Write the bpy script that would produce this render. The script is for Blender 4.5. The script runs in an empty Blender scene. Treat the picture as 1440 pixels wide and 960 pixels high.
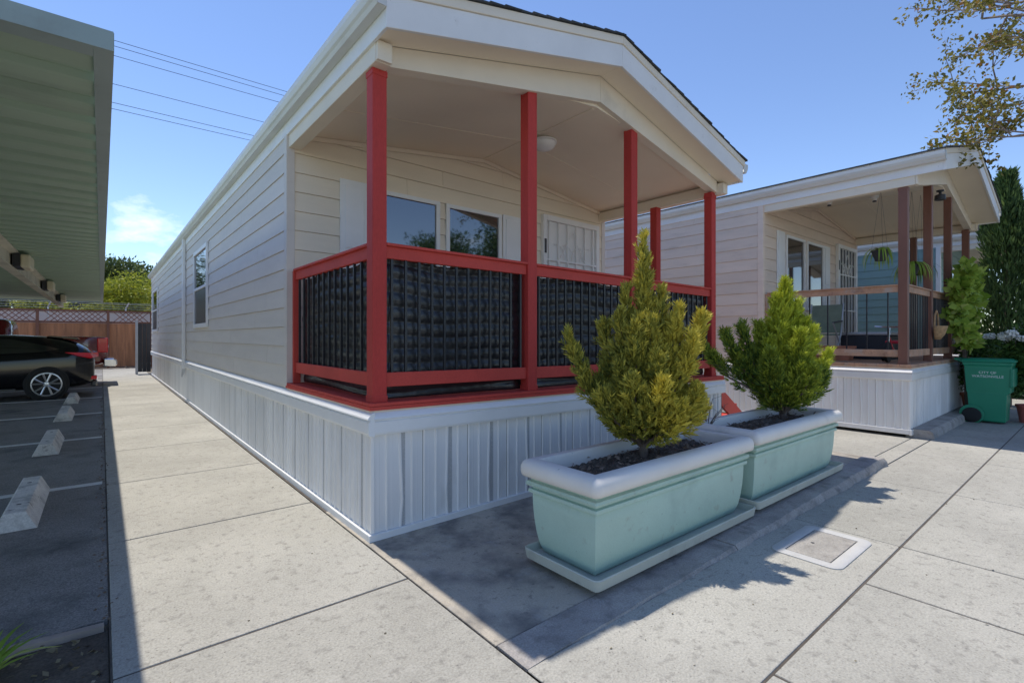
import bpy, bmesh, math, random
import numpy as np
from mathutils import Vector, Matrix
random.seed(7); rng = np.random.default_rng(7)
S = bpy.context.scene
COL = S.collection
# ------------------------------------------------------------------ camera
cam_d = bpy.data.cameras.new('camera'); cam = bpy.data.objects.new('camera', cam_d); COL.objects.link(cam)
cam_d.sensor_width = 36; cam_d.lens = 17.475; cam_d.shift_y = -0.0049; cam_d.clip_start = .05; cam_d.clip_end = 2000
cam.location = (-1.479, -3.359, 1.45); cam.rotation_euler = (math.radians(90), 0, math.radians(-39.54))
S.camera = cam
# ------------------------------------------------------------------ sky, sun, exposure
KX, KY = .037, -.378                       # shadow offset per metre of height
sun_dir = Vector((-KX, -KY, 1)).normalized()
elev = math.asin(sun_dir.z); azim = math.atan2(sun_dir.x, sun_dir.y)
W = bpy.data.worlds.new('World'); S.world = W; W.use_nodes = True
nt = W.node_tree; nt.nodes.clear()
out = nt.nodes.new('ShaderNodeOutputWorld'); bg = nt.nodes.new('ShaderNodeBackground')
sky = nt.nodes.new('ShaderNodeTexSky'); sky.sky_type = 'NISHITA'; sky.sun_disc = False
sky.sun_elevation = elev; sky.sun_rotation = azim; sky.air_density = 1.0; sky.dust_density = 0; sky.altitude = 900; sky.ozone_density = 2.5
tc = nt.nodes.new('ShaderNodeTexCoord')
sep = nt.nodes.new('ShaderNodeSeparateXYZ'); nt.links.new(tc.outputs['Generated'], sep.inputs[0])
addz = nt.nodes.new('ShaderNodeMath'); addz.operation = 'ADD'; addz.inputs[1].default_value = .12; nt.links.new(sep.outputs[2], addz.inputs[0])
dv = nt.nodes.new('ShaderNodeVectorMath'); dv.operation = 'DIVIDE'
cmb = nt.nodes.new('ShaderNodeCombineXYZ')
for i in range(3): nt.links.new(addz.outputs[0], cmb.inputs[i])
nt.links.new(tc.outputs['Generated'], dv.inputs[0]); nt.links.new(cmb.outputs[0], dv.inputs[1])
mp = nt.nodes.new('ShaderNodeMapping'); mp.inputs['Location'].default_value = (.95, .9, 0); mp.inputs['Scale'].default_value = (1, .55, 1)
nt.links.new(dv.outputs[0], mp.inputs[0])
cn = nt.nodes.new('ShaderNodeTexNoise'); cn.inputs['Scale'].default_value = 1.1; cn.inputs['Detail'].default_value = 9; cn.inputs['Roughness'].default_value = .58
nt.links.new(mp.outputs[0], cn.inputs['Vector'])
cr = nt.nodes.new('ShaderNodeMapRange'); cr.inputs[1].default_value = .61; cr.inputs[2].default_value = .76; cr.inputs[4].default_value = .75
nt.links.new(cn.outputs[0], cr.inputs[0])
hs = nt.nodes.new('ShaderNodeHueSaturation'); hs.inputs['Saturation'].default_value = 1.04; hs.inputs['Hue'].default_value = .506; hs.inputs['Value'].default_value = 1.0
nt.links.new(sky.outputs[0], hs.inputs['Color'])
mx = nt.nodes.new('ShaderNodeMix'); mx.data_type = 'RGBA'; mx.inputs[7].default_value = (8.5, 8.6, 8.9, 1)
nt.links.new(cr.outputs[0], mx.inputs[0]); nt.links.new(hs.outputs[0], mx.inputs[6])
nt.links.new(mx.outputs[2], bg.inputs[0]); bg.inputs[1].default_value = .112
nt.links.new(bg.outputs[0], out.inputs[0])
sd = bpy.data.lights.new('sun', 'SUN'); sd.energy = 2.45; sd.angle = math.radians(.55); sd.color = (1, .94, .85)
so = bpy.data.objects.new('sun', sd); COL.objects.link(so); so.rotation_euler = (-sun_dir).to_track_quat('-Z', 'Y').to_euler(); so.location = (0, 0, 30)
vs = S.view_settings; vs.view_transform = 'Standard'; vs.look = 'None'; vs.gamma = 1; vs.use_curve_mapping = False; vs.exposure = .85
S.render.engine = 'CYCLES'; S.cycles.max_bounces = 8; S.cycles.diffuse_bounces = 6

# ------------------------------------------------------------------ materials
M = {}
def mat(name, col, rough=.6, var=.08, scale=3., bump=0., bscale=60., metal=0., spec=.5, fine=.0, fscale=90., stain=None, rnd=0., ior=None, coat=0., stretch=None, trans=0.):
    m = bpy.data.materials.new(name); m.use_nodes = True; n = m.node_tree; b = n.nodes['Principled BSDF']
    b.inputs['Roughness'].default_value = rough; b.inputs['Metallic'].default_value = metal
    b.inputs['Specular IOR Level'].default_value = spec; b.inputs['Coat Weight'].default_value = coat
    if ior: b.inputs['IOR'].default_value = ior
    g = n.nodes.new('ShaderNodeNewGeometry'); vec = g.outputs['Position']
    if stretch:
        mp_ = n.nodes.new('ShaderNodeMapping'); mp_.inputs['Scale'].default_value = stretch; n.links.new(vec, mp_.inputs[0]); vec = mp_.outputs[0]
    def noise(sc, det=4, rg=.55):
        t = n.nodes.new('ShaderNodeTexNoise'); t.inputs['Scale'].default_value = sc; t.inputs['Detail'].default_value = det; t.inputs['Roughness'].default_value = rg
        n.links.new(vec, t.inputs['Vector']); return t.outputs[0]
    def rng_(s, a, b_, lo, hi):
        r = n.nodes.new('ShaderNodeMapRange'); r.inputs[1].default_value = a; r.inputs[2].default_value = b_; r.inputs[3].default_value = lo; r.inputs[4].default_value = hi
        n.links.new(s, r.inputs[0]); return r.outputs[0]
    def mul(a, bb):
        q = n.nodes.new('ShaderNodeMath'); q.operation = 'MULTIPLY'; n.links.new(a, q.inputs[0])
        n.links.new(bb, q.inputs[1]); return q.outputs[0]
    f = rng_(noise(scale), .28, .72, 1 - var, 1 + var)
    if fine: f = mul(f, rng_(noise(fscale, 2), .3, .7, 1 - fine, 1 + fine))
    if rnd:
        oi = n.nodes.new('ShaderNodeObjectInfo'); f = mul(f, rng_(oi.outputs['Random'], 0, 1, 1 - rnd, 1 + rnd))
    vm = n.nodes.new('ShaderNodeVectorMath'); vm.operation = 'SCALE'; vm.inputs[0].default_value = col[:3]; n.links.new(f, vm.inputs['Scale'])
    c = vm.outputs[0]
    for st in ([stain] if stain and not isinstance(stain, list) else (stain or [])):   # (colour, scale, lo, hi, amount)
        x = n.nodes.new('ShaderNodeMix'); x.data_type = 'RGBA'; n.links.new(rng_(noise(st[1], 6, .62), st[2], st[3], 0, st[4]), x.inputs[0])
        n.links.new(c, x.inputs[6]); x.inputs[7].default_value = (*st[0], 1); c = x.outputs[2]
    n.links.new(c, b.inputs['Base Color'])
    if bump:
        bp = n.nodes.new('ShaderNodeBump'); bp.inputs['Strength'].default_value = bump; bp.inputs['Distance'].default_value = .01
        n.links.new(noise(bscale, 5), bp.inputs['Height']); n.links.new(bp.outputs[0], b.inputs['Normal'])
    M[name] = m; return m
def leafmat(name, c1, c2, c3=None, rough=.55, transl=.25):
    m = bpy.data.materials.new(name); m.use_nodes = True; n = m.node_tree; b = n.nodes['Principled BSDF']
    b.inputs['Roughness'].default_value = rough; b.inputs['Specular IOR Level'].default_value = .3
    g = n.nodes.new('ShaderNodeNewGeometry'); r = n.nodes.new('ShaderNodeValToRGB'); n.links.new(g.outputs['Random Per Island'], r.inputs[0])
    r.color_ramp.elements[0].color = (*c1, 1); r.color_ramp.elements[1].color = (*c2, 1)
    if c3: e = r.color_ramp.elements.new(.85); e.color = (*c2, 1); r.color_ramp.elements[-1].color = (*c3, 1)
    n.links.new(r.outputs[0], b.inputs['Base Color'])
    t = n.nodes.new('ShaderNodeBsdfTranslucent'); n.links.new(r.outputs[0], t.inputs[0])
    ms = n.nodes.new('ShaderNodeMixShader'); ms.inputs[0].default_value = transl
    n.links.new(b.outputs[0], ms.inputs[1]); n.links.new(t.outputs[0], ms.inputs[2])
    n.links.new(ms.outputs[0], n.nodes['Material Output'].inputs[0]); M[name] = m; return m
def attrleaf(name, rough=.6, transl=.22):
    m = bpy.data.materials.new(name); m.use_nodes = True; n = m.node_tree; b = n.nodes['Principled BSDF']
    b.inputs['Roughness'].default_value = rough; b.inputs['Specular IOR Level'].default_value = .25
    a = n.nodes.new('ShaderNodeAttribute'); a.attribute_name = 'leafcol'
    n.links.new(a.outputs[0], b.inputs['Base Color'])
    t = n.nodes.new('ShaderNodeBsdfTranslucent'); n.links.new(a.outputs[0], t.inputs[0])
    ms = n.nodes.new('ShaderNodeMixShader'); ms.inputs[0].default_value = transl
    n.links.new(b.outputs[0], ms.inputs[1]); n.links.new(t.outputs[0], ms.inputs[2])
    n.links.new(ms.outputs[0], n.nodes['Material Output'].inputs[0]); M[name] = m; return m
DIRT = (.20, .19, .17)
mat('concrete', (.385, .37, .325), .85, .12, 1.3, .5, 70, fine=.18, fscale=95, rnd=.06, spec=.2, stain=[((.27, .26, .23), 2.2, .54, .74, .4), ((.47, .45, .40), 9., .54, .72, .5), ((.20, .19, .17), 17., .54, .68, .6), ((.13, .12, .11), 55., .60, .68, .75)])
mat('concrete_pad', (.44, .395, .325), .85, .14, 1.6, .4, 70, fine=.12, fscale=140, rnd=.04, spec=.2, stain=[((.15, .145, .14), 2.6, .46, .66, .8), ((.44, .43, .41), 6., .56, .74, .6), ((.12, .115, .11), 19., .58, .70, .6)])
mat('concrete_curb', (.36, .335, .31), .9, .16, 4., .8, 45, fine=.18, fscale=120, spec=.2, stain=[((.15, .14, .13), 7., .5, .7, .7), ((.42, .40, .38), 22., .6, .75, .6)])
mat('joint', (.10, .085, .07), .95, .3, 8, .5, 60)
mat('asphalt', (.25, .24, .225), .9, .25, 1.3, .9, 110, fine=.4, fscale=130, spec=.25, stain=[((.07, .07, .07), 1.3, .50, .68, .8), ((.42, .42, .42), 75., .65, .70, .7)])
mat('road', (.17, .168, .16), .9, .15, 1, .5, 120)
mat('dirt', (.095, .078, .06), .95, .35, 5, 1., 40, fine=.3, fscale=80)
mat('earth', (.16, .14, .11), .95, .25, .6, .3, 10)
mat('paint_line', (.62, .62, .60), .7, .12, 6, .2, 80, stain=((.12, .12, .12), 28., .6, .72, .8))
mat('siding', (.69, .63, .56), .65, .04, 1.2, .12, 25, stretch=(1, 1, 6), fine=.03, spec=.3, rnd=.035, stain=((.40, .36, .31), 1.4, .60, .85, .3))
mat('siding_front', (.82, .72, .57), .65, .04, 1.2, .12, 25, stretch=(1, 1, 6), fine=.03, spec=.3, rnd=.03)
mat('siding_neighbor', (.77, .63, .51), .7, .05, 1.5, .12, 25, stretch=(1, 1, 6), fine=.04, spec=.3, rnd=.05, stain=((.42, .34, .28), 1.8, .56, .8, .45))
mat('siding_teal', (.22, .34, .33), .7, .05, 1.5, .1, 25, rnd=.03)
mat('trim_white', (.80, .795, .78), .5, .04, 3, .05, 40, stain=((.45, .43, .40), 3., .62, .85, .4))
mat('fascia_paint', (.80, .79, .77), .55, .05, 2.5, .12, 40, stain=[((.42, .38, .33), 5., .62, .8, .45), ((.20, .18, .15), 24., .71, .75, .7)])
mat('cream', (.80, .71, .57), .6, .05, 1.7, .1, 30, stain=[((.42, .35, .27), 2.2, .58, .8, .4), ((.2, .17, .14), 22., .72, .76, .6)])
mat('ceiling', (.86, .76, .60), .75, .05, 1., .1, 20)
mat('skirt', (.78, .765, .74), .45, .05, 2., .05, 20, rnd=.06, stain=((.52, .50, .46), 2.2, .58, .8, .4), stretch=(1.2, 1.2, .7))
mat('skirt_old', (.76, .745, .72), .5, .06, 2., .05, 20, rnd=.08, stain=((.50, .47, .42), 1.6, .52, .78, .5), stretch=(1.6, 1.6, .5))
mat('vent', (.50, .495, .485), .6, .35, 260, .5, 260, spec=.3)
mat('gutter', (.66, .655, .62), .4, .05, 2, .05, 20, stain=((.40, .37, .32), 1.6, .58, .8, .4))
mat('red_paint', (.56, .070, .052), .6, .12, 2.5, .15, 60, spec=.25, fine=.06, stain=[((.48, .055, .042), 6., .56, .78, .6), ((.30, .05, .04), 30., .68, .73, .5)])
mat('red_post', (.50, .052, .042), .6, .12, 3., .15, 60, spec=.25, fine=.06, stretch=(1, 1, .3), stain=((.40, .035, .028), 5., .56, .75, .5))
mat('red_bright', (.62, .055, .035), .45, .08, 3, .05, 60)
mat('iron_black', (.02, .021, .024), .38, .1, 8)
def plastic_black():
    m = mat('plastic_black', (.018, .019, .021), .34, .1, 5, 0, spec=.7); n = m.node_tree; b = n.nodes['Principled BSDF']
    g = n.nodes.new('ShaderNodeNewGeometry'); mp_ = n.nodes.new('ShaderNodeMapping'); mp_.inputs['Scale'].default_value = (5, 5, 9); n.links.new(g.outputs['Position'], mp_.inputs[0])
    t = n.nodes.new('ShaderNodeTexNoise'); t.inputs['Scale'].default_value = 2; t.inputs['Detail'].default_value = 3; n.links.new(mp_.outputs[0], t.inputs['Vector'])
    bp = n.nodes.new('ShaderNodeBump'); bp.inputs['Strength'].default_value = .3; bp.inputs['Distance'].default_value = .02; n.links.new(t.outputs[0], bp.inputs['Height']); n.links.new(bp.outputs[0], b.inputs['Normal'])
plastic_black()
mat('shingle', (.055, .058, .06), .95, .25, 6, .8, 90, fine=.3, rnd=.25)
mat('glass_dark', (.016, .018, .02), .03, .1, 1, spec=1., ior=1.9)
mat('glass_screen', (.045, .047, .05), .35, .1, 3, spec=.4)
mat('curtain', (.50, .52, .55), .8, .25, 4, stretch=(8, 8, .6))
mat('glass_lamp', (.82, .82, .80), .25, .02, 2)
mat('mint', (.45, .60, .505), .55, .07, 2.2, .1, 90, fine=.03, stain=[((.27, .38, .33), 3., .54, .78, .5), ((.30, .30, .24), 9., .62, .74, .5), ((.14, .16, .13), 34., .69, .73, .6)])
mat('planter_rim', (.74, .70, .64), .55, .05, 3, .06, 90, stain=[((.38, .38, .37), 4., .6, .8, .4), ((.10, .12, .09), 30., .70, .74, .8)])
mat('tray', (.50, .52, .45), .6, .08, 3, .1, 60, stain=((.28, .28, .24), 6., .52, .74, .6))
mat('soil', (.11, .088, .068), .95, .5, 14, 1., 60, fine=.4, fscale=110)
mat('soil_dry', (.19, .165, .135), .95, .3, 12, 1., 60, fine=.3, fscale=110)
mat('mulch', (.20, .145, .105), .9, .5, 9, .6, 70, rnd=.4)
mat('bark', (.16, .12, .095), .9, .3, 14, 1., 50)
mat('bark_pale', (.30, .24, .20), .9, .25, 9, .8, 50)
mat('carport_paint', (.37, .47, .345), .55, .07, 1.2, .08, 30, stain=((.14, .16, .13), 1.6, .55, .8, .5), stretch=(.5, 2, 1))
mat('carport_trim', (.30, .37, .35), .5, .08, 2, .08, 40, stain=((.18, .19, .17), 3., .55, .78, .5))
mat('carport_beam', (.60, .55, .43), .6, .1, 2, .08, 30, stain=((.22, .2, .16), 3., .5, .75, .6))
mat('lamp_lens', (.75, .66, .46), .35, .08, 4)
mat('wood_red', (.20, .085, .055), .6, .18, 4, .3, 60, stretch=(1, 1, .25), stain=((.13, .05, .035), 5., .55, .75, .5))
mat('wood_worn', (.46, .27, .17), .8, .25, 5, .4, 70, fine=.1, stain=[((.42, .35, .29), 7., .52, .68, .8), ((.16, .06, .04), 9., .58, .75, .6)])
mat('wood_grey', (.33, .28, .24), .85, .2, 5, .4, 60, stretch=(1, 1, .2))
mat('fence_wood', (.40, .17, .075), .75, .3, 2.2, .3, 60, stretch=(3, 3, .25), rnd=.1, stain=((.16, .07, .035), 3., .5, .72, .6))
mat('fence_dark', (.20, .085, .05), .75, .25, 3, .3, 60)
mat('lattice', (.24, .10, .06), .75, .2, 3)
mat('wire', (.03, .03, .034), .5, .05, 1)
mat('galvanized', (.55, .56, .57), .4, .1, 4, metal=.6)
mat('car_black', (.006, .006, .008), .10, .05, 2, spec=.35, coat=.25)
mat('car_grey', (.05, .055, .06), .18, .05, 2, spec=.7, coat=1.)
mat('car_red', (.16, .008, .01), .14, .05, 2, spec=.6, coat=1.)
mat('car_glass', (.008, .009, .01), .03, .02, 2, spec=.9, ior=1.7)
mat('rubber', (.018, .018, .018), .8, .1, 8)
mat('alloy', (.60, .61, .63), .28, .05, 3, metal=.85)
mat('chrome', (.75, .76, .78), .12, .04, 3, metal=1.)
mat('tail_red', (.75, .012, .02), .2, .05, 3, coat=.3)
mat('tail_clear', (.75, .6, .6), .15, .05, 3, coat=1.)
mat('wheelstop', (.62, .60, .56), .9, .14, 5, .6, 60, fine=.14, rnd=.08, stain=[((.22, .215, .2), 6., .50, .70, .7), ((.06, .06, .06), 11., .60, .68, .6)])
mat('meter_frame', (.50, .49, .47), .75, .08, 5, .3, 80, stain=((.3, .29, .28), 9., .6, .75, .5))
mat('meter_lid', (.36, .335, .30), .9, .14, 6, .9, 70, fine=.15, stain=((.2, .18, .16), 9., .52, .72, .6))
mat('bin_green', (.016, .26, .14), .42, .08, 3, .08, 120, stain=((.03, .20, .13), 3., .55, .78, .6))
mat('print_white', (.80, .82, .80), .6, .03, 5)
mat('terracotta', (.48, .19, .11), .75, .15, 6, .2, 60)
mat('pot_red', (.52, .13, .11), .5, .08, 5, .05, 60)
mat('pot_teal', (.22, .50, .47), .5, .08, 5)
mat('dark_grey', (.035, .037, .042), .5, .1, 5)
mat('grey_metal', (.45, .46, .48), .4, .08, 5, metal=.5)
mat('fabric_green', (.20, .25, .19), .85, .15, 8)
mat('toy_red', (.55, .03, .05), .35, .08, 5)
mat('navy', (.02, .024, .034), .5, .1, 5)
mat('flower_white', (.80, .80, .76), .7, .06, 30)
mat('basket', (.42, .26, .13), .8, .3, 25, .6, 90)
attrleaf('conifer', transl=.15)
leafmat('leaf_far_dark', (.06, .09, .03), (.14, .18, .055), (.17, .21, .07))
leafmat('leaf_far_yellow', (.20, .24, .025), (.40, .42, .045), (.48, .46, .06), transl=.35)
leafmat('leaf_olive', (.13, .13, .035), (.32, .27, .06), (.36, .15, .055), transl=.4)
leafmat('leaf_green', (.03, .075, .02), (.09, .17, .035), (.14, .22, .05))
leafmat('leaf_lime', (.20, .32, .04), (.38, .50, .08), (.50, .50, .18), transl=.35)
leafmat('leaf_cypress', (.04, .08, .03), (.13, .21, .07), (.22, .31, .09), transl=.2)
leafmat('leaf_litter', (.10, .075, .045), (.28, .24, .15), (.40, .36, .27))

# ------------------------------------------------------------------ helpers
class G:
    def __init__(s): s.v = []; s.f = []; s.m = []
    def add(s, V, F, mi=0):
        b = len(s.v); s.v += [tuple(p) for p in V]; s.f += [tuple(i + b for i in q) for q in F]; s.m += [mi] * len(F); return s
    def hexa(s, c, mi=0): return s.add(c, [(3, 2, 1, 0), (4, 5, 6, 7), (0, 1, 5, 4), (1, 2, 6, 5), (2, 3, 7, 6), (3, 0, 4, 7)], mi)
    def box(s, x0, x1, y0, y1, z0, z1, mi=0):
        return s.hexa([(x0, y0, z0), (x1, y0, z0), (x1, y1, z0), (x0, y1, z0), (x0, y0, z1), (x1, y0, z1), (x1, y1, z1), (x0, y1, z1)], mi)
    def extr(s, poly, a, b, axis='y', mi=0, cap=True):     # poly in the two other axes
        n = len(poly)
        if axis == 'y': V = [(p[0], a, p[1]) for p in poly] + [(p[0], b, p[1]) for p in poly]
        elif axis == 'x': V = [(a, p[0], p[1]) for p in poly] + [(b, p[0], p[1]) for p in poly]
        else: V = [(p[0], p[1], a) for p in poly] + [(p[0], p[1], b) for p in poly]
        F = [(i, (i + 1) % n, n + (i + 1) % n, n + i) for i in range(n)]
        if cap: F += [tuple(range(n - 1, -1, -1)), tuple(range(n, 2 * n))]
        return s.add(V, F, mi)
    def tube(s, path, r, n=8, mi=0, cap=True):
        P = [Vector(p) for p in path]; V = []; k = len(P)
        R = r if isinstance(r, (list, tuple)) else [r] * k
        up = None
        for i, p in enumerate(P):
            d = (P[min(i + 1, k - 1)] - P[max(i - 1, 0)]).normalized()
            if up is None: up = d.orthogonal().normalized()
            u = (up - d * up.dot(d)).normalized(); w = d.cross(u); up = u
            V += [p + (u * math.cos(2 * math.pi * j / n) + w * math.sin(2 * math.pi * j / n)) * R[i] for j in range(n)]
        F = [(i * n + j, i * n + (j + 1) % n, (i + 1) * n + (j + 1) % n, (i + 1) * n + j) for i in range(k - 1) for j in range(n)]
        if cap: F += [tuple(range(n - 1, -1, -1)), tuple(range((k - 1) * n, k * n))]
        return s.add(V, F, mi)
    def lathe(s, prof, c=(0, 0, 0), n=20, mi=0, axis='z'):
        V = []
        for r, z in prof:
            for j in range(n):
                a = 2 * math.pi * j / n; p = (r * math.cos(a), r * math.sin(a), z)
                if axis == 'y': p = (p[0], p[2], p[1])
                if axis == 'x': p = (p[2], p[0], p[1])
                V.append((p[0] + c[0], p[1] + c[1], p[2] + c[2]))
        k = len(prof)
        F = [(i * n + j, i * n + (j + 1) % n, (i + 1) * n + (j + 1) % n, (i + 1) * n + j) for i in range(k - 1) for j in range(n)]
        F += [tuple(range(n - 1, -1, -1)), tuple(range((k - 1) * n, k * n))]
        return s.add(V, F, mi)
    def rect(s, prof, x0, x1, y0, y1, rc=.03, ns=4, mi=0, close=False):   # sweep (outward offset, z) round a rectangle
        rings = []
        for o, z in prof:
            r = max(rc + o, .004); ring = []
            for cx_, cy_, a0 in ((x1 - rc, y1 - rc, 0), (x0 + rc, y1 - rc, 90), (x0 + rc, y0 + rc, 180), (x1 - rc, y0 + rc, 270)):
                sx = 1 if a0 in (0, 270) else -1; sy = 1 if a0 in (0, 90) else -1
                dx = min(0, rc + o - .004); 
                for k in range(ns + 1):
                    a = math.radians(a0 + 90 * k / ns); ring.append((cx_ + sx * dx + r * math.cos(a), cy_ + sy * dx + r * math.sin(a), z))
            rings.append(ring)
        n = len(rings[0]); V = [p for q in rings for p in q]
        K = len(rings); F = [(i * n + j, i * n + (j + 1) % n, ((i + 1) % K) * n + (j + 1) % n, ((i + 1) % K) * n + j) for i in range(K if close else K - 1) for j in range(n)]
        if not close: F += [tuple(range(n - 1, -1, -1)), tuple(range((K - 1) * n, K * n))]
        return s.add(V, F, mi)
    def mesh(s, name, mats, smooth=False, sh=0.):
        me = bpy.data.meshes.new(name)
        V = [(p[0], p[1], p[2] - sh * p[0]) for p in s.v] if sh else s.v
        me.from_pydata(V, [], s.f)
        for m in (mats if isinstance(mats, (list, tuple)) else [mats]): me.materials.append(M[m])
        me.polygons.foreach_set('material_index', s.m)
        if smooth: me.polygons.foreach_set('use_smooth', [True] * len(s.f))
        bm = bmesh.new(); bm.from_mesh(me); bmesh.ops.recalc_face_normals(bm, faces=bm.faces); bm.to_mesh(me); bm.free()
        if smooth and smooth != 'all': me.set_sharp_from_angle(angle=math.radians(40))
        return me
    def obj(s, name, mats, parent=None, loc=(0, 0, 0), smooth=False, sh=0., bevel=0., rot=None):
        return link(name, s.mesh(name, mats, smooth, sh), parent, loc, bevel, rot)
def link(name, me, parent=None, loc=(0, 0, 0), bevel=0., rot=None):
    o = bpy.data.objects.new(name, me); COL.objects.link(o); o.location = loc
    if rot: o.rotation_euler = rot
    if parent: o.parent = parent
    if bevel:
        b = o.modifiers.new('bevel', 'BEVEL'); b.width = bevel; b.segments = 2; b.limit_method = 'ANGLE'; b.angle_limit = math.radians(40)
    return o
def tag(o, label, cat, group=None, kind=None):
    if label: o['label'] = label
    if cat: o['category'] = cat
    if group: o['group'] = group
    if kind: o['kind'] = kind
    return o
def thing(name, label, cat, loc=(0, 0, 0), rz=0, group=None):
    o = bpy.data.objects.new(name, None); COL.objects.link(o); o.location = loc; o.rotation_euler = (0, 0, rz); o.empty_display_size = .1
    return tag(o, label, cat, group)
def copy_tree(o, parent=None):
    c = o.copy(); COL.objects.link(c)
    if parent: c.parent = parent
    for ch in list(o.children): copy_tree(ch, c)
    return c
def structure(o): o['kind'] = 'structure'; return o
def npmesh(name, V, F4, mats, col=None):
    V = np.asarray(V, np.float32).reshape(-1, 3); nf = len(V) // 4
    me = bpy.data.meshes.new(name); me.vertices.add(len(V)); me.vertices.foreach_set('co', V.ravel())
    me.loops.add(nf * 4); me.loops.foreach_set('vertex_index', np.arange(nf * 4, dtype=np.int32))
    me.polygons.add(nf); me.polygons.foreach_set('loop_start', np.arange(0, nf * 4, 4, dtype=np.int32)); me.polygons.foreach_set('loop_total', np.full(nf, 4, np.int32))
    for m in mats: me.materials.append(M[m])
    if col is not None:
        a = me.attributes.new('leafcol', 'FLOAT_COLOR', 'POINT'); cc = np.ones((len(V), 4), np.float32); cc[:, :3] = col; a.data.foreach_set('color', cc.ravel())
    me.update(); me.validate(); return me
def unit(a): return a / np.maximum(np.linalg.norm(a, axis=-1, keepdims=True), 1e-9)
def leaf_quads(P, D, ln, wd, fold=.0):          # rhombic leaves from points P along D
    n = len(P); D = unit(D); r = unit(rng.normal(size=(n, 3))); Sd = unit(np.cross(D, r))
    ln = np.asarray(ln).reshape(-1, 1) * np.ones((n, 1)); wd = np.asarray(wd).reshape(-1, 1) * np.ones((n, 1))
    a = P; b = P + D * ln * .45 + Sd * wd * .5; c = P + D * ln; d = P + D * ln * .45 - Sd * wd * .5
    return np.stack([a, b, c, d], 1).reshape(-1, 3)
def leaf_cloud(name, blobs, n, size, m, parent, droop=0., aspect=.5):
    V = []
    tot = sum(b[3] * b[4] * b[5] for b in blobs)
    for (x, y, z, rx, ry, rz) in blobs:
        k = max(30, int(n * rx * ry * rz / tot)); d = unit(rng.normal(size=(k, 3))); r = rng.random((k, 1)) ** .45
        P = np.array([x, y, z]) + d * r * np.array([rx, ry, rz]) * (1 + .25 * rng.normal(size=(k, 1)) * .6)
        D = unit(d * .6 + rng.normal(size=(k, 3)) * .8 + np.array([0, 0, .2 - droop])); s_ = size * (.6 + .8 * rng.random(k))
        V.append(leaf_quads(P, D, s_, s_ * aspect))
    return link(name, npmesh(name, np.concatenate(V), None, [m]), parent)
def limb_tree(g, base, d, ln, r, depth, tips, spread=.5, up=.25, kids=3):
    p = Vector(base); d = Vector(d).normalized(); path = [p.copy()]; rad = [r]
    for i in range(4):
        d = (d + Vector((random.gauss(0, .11), random.gauss(0, .11), random.gauss(0, .08) + up * .15))).normalized(); p = p + d * ln / 4; path.append(p.copy()); rad.append(r * (1 - .14 * (i + 1)))
    g.tube(path, rad, 7 if depth > 1 else 5)
    if depth <= 1: tips.append((p.copy(), d.copy(), path[2].copy()))
    if depth > 0:
        for k in range(kids):
            q = path[random.choice([2, 3, 4])]; a = Vector((random.gauss(0, 1), random.gauss(0, 1), random.gauss(0, .5)))
            nd = (d * (1 - spread) + a.normalized() * spread + Vector((0, 0, up))).normalized()
            limb_tree(g, q, nd, ln * random.uniform(.58, .8), r * .52, depth - 1, tips, spread, up, kids)

# ================================================================== GROUND
g = G(); g.box(-150, 200, -120, 250, -.4, -.03); structure(g.obj('ground', 'earth'))
g = G(); g.box(-30, 60, -30, -4.6, -.03, -.014); structure(g.obj('road', 'road'))
g = G(); g.box(-14, -1.452, -.06, 25.4, -.03, -.004); structure(g.obj('asphalt_lot', 'asphalt'))
for y in (3.05, 5.98, 8.95, 12.05, 15.1, 18.2, 21.3):
    gl = G(); gl.box(-7, -1.475, y - .05, y + .05, -.004, .0005); structure(gl.obj('parking_line', 'paint_line'))
g = G(); g.box(-14, -1.455, -4.6, -.10, -.05, -.022); structure(g.obj('planting_bed', 'dirt'))
def joint_bed(name, x0, x1, y0, y1): g = G(); g.box(x0, x1, y0, y1, -.05, -.006); return structure(g.obj(name, 'joint'))
def slab(par, x0, x1, y0, y1, m, za=0, zb=0, gp=.006):
    g = G(); g.hexa([(x0 + gp, y0 + gp, -.05), (x1 - gp, y0 + gp, -.05), (x1 - gp, y1 - gp, -.05), (x0 + gp, y1 - gp, -.05), (x0 + gp, y0 + gp, za), (x1 - gp, y0 + gp, zb), (x1 - gp, y1 - gp, zb), (x0 + gp, y1 - gp, za)])
    return g.obj('slab', m, par, bevel=.005)
walk = joint_bed('walkway', -1.45, -.06, -4.4, 25.4)
y = -4.22
while y < 25: slab(walk, -1.45, -.055, y, min(y + 1.78, 25.4), 'concrete', gp=.008); y += 1.78
pav = joint_bed('sidewalk', -.05, 40, -4.4, -1.73)
xb = [-.055, 2.78, 4.55, 6.3, 8.1, 9.9, 11.7, 13.5, 15.3, 17.1, 19, 22, 26, 32, 40]
for a, b in zip(xb, xb[1:]): slab(pav, a, b, -2.42, -1.725, 'concrete', gp=.005)
xs = [-.055, .75, 1.985] + xb[1:]
for a, b in zip(xs, xs[1:]): slab(pav, a, b, -4.4, -2.42, 'concrete', gp=.008)
pad = joint_bed('pad', -.05, 14, -1.51, 21)
PZ = lambda x: .012 * max(0, min(x, 5.0)) if x < 5.1 else max(0, .06 - (x - 5.1) * .12)
slab(pad, -.055, 5.1, -1.515, .8, 'concrete_pad', .0, .06, gp=.004)
slab(pad, 5.1, 5.65, -1.515, .8, 'concrete_pad', .06, .0, gp=.0)
slab(pad, 5.65, 7.6, -1.515, 3.5, 'concrete', gp=.003); slab(pad, 4.9, 7.6, 3.5, 12, 'concrete'); slab(pad, 4.9, 7.6, 12, 21, 'concrete')
slab(pad, 7.6, 14, -1.515, .5, 'concrete_pad')
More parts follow.
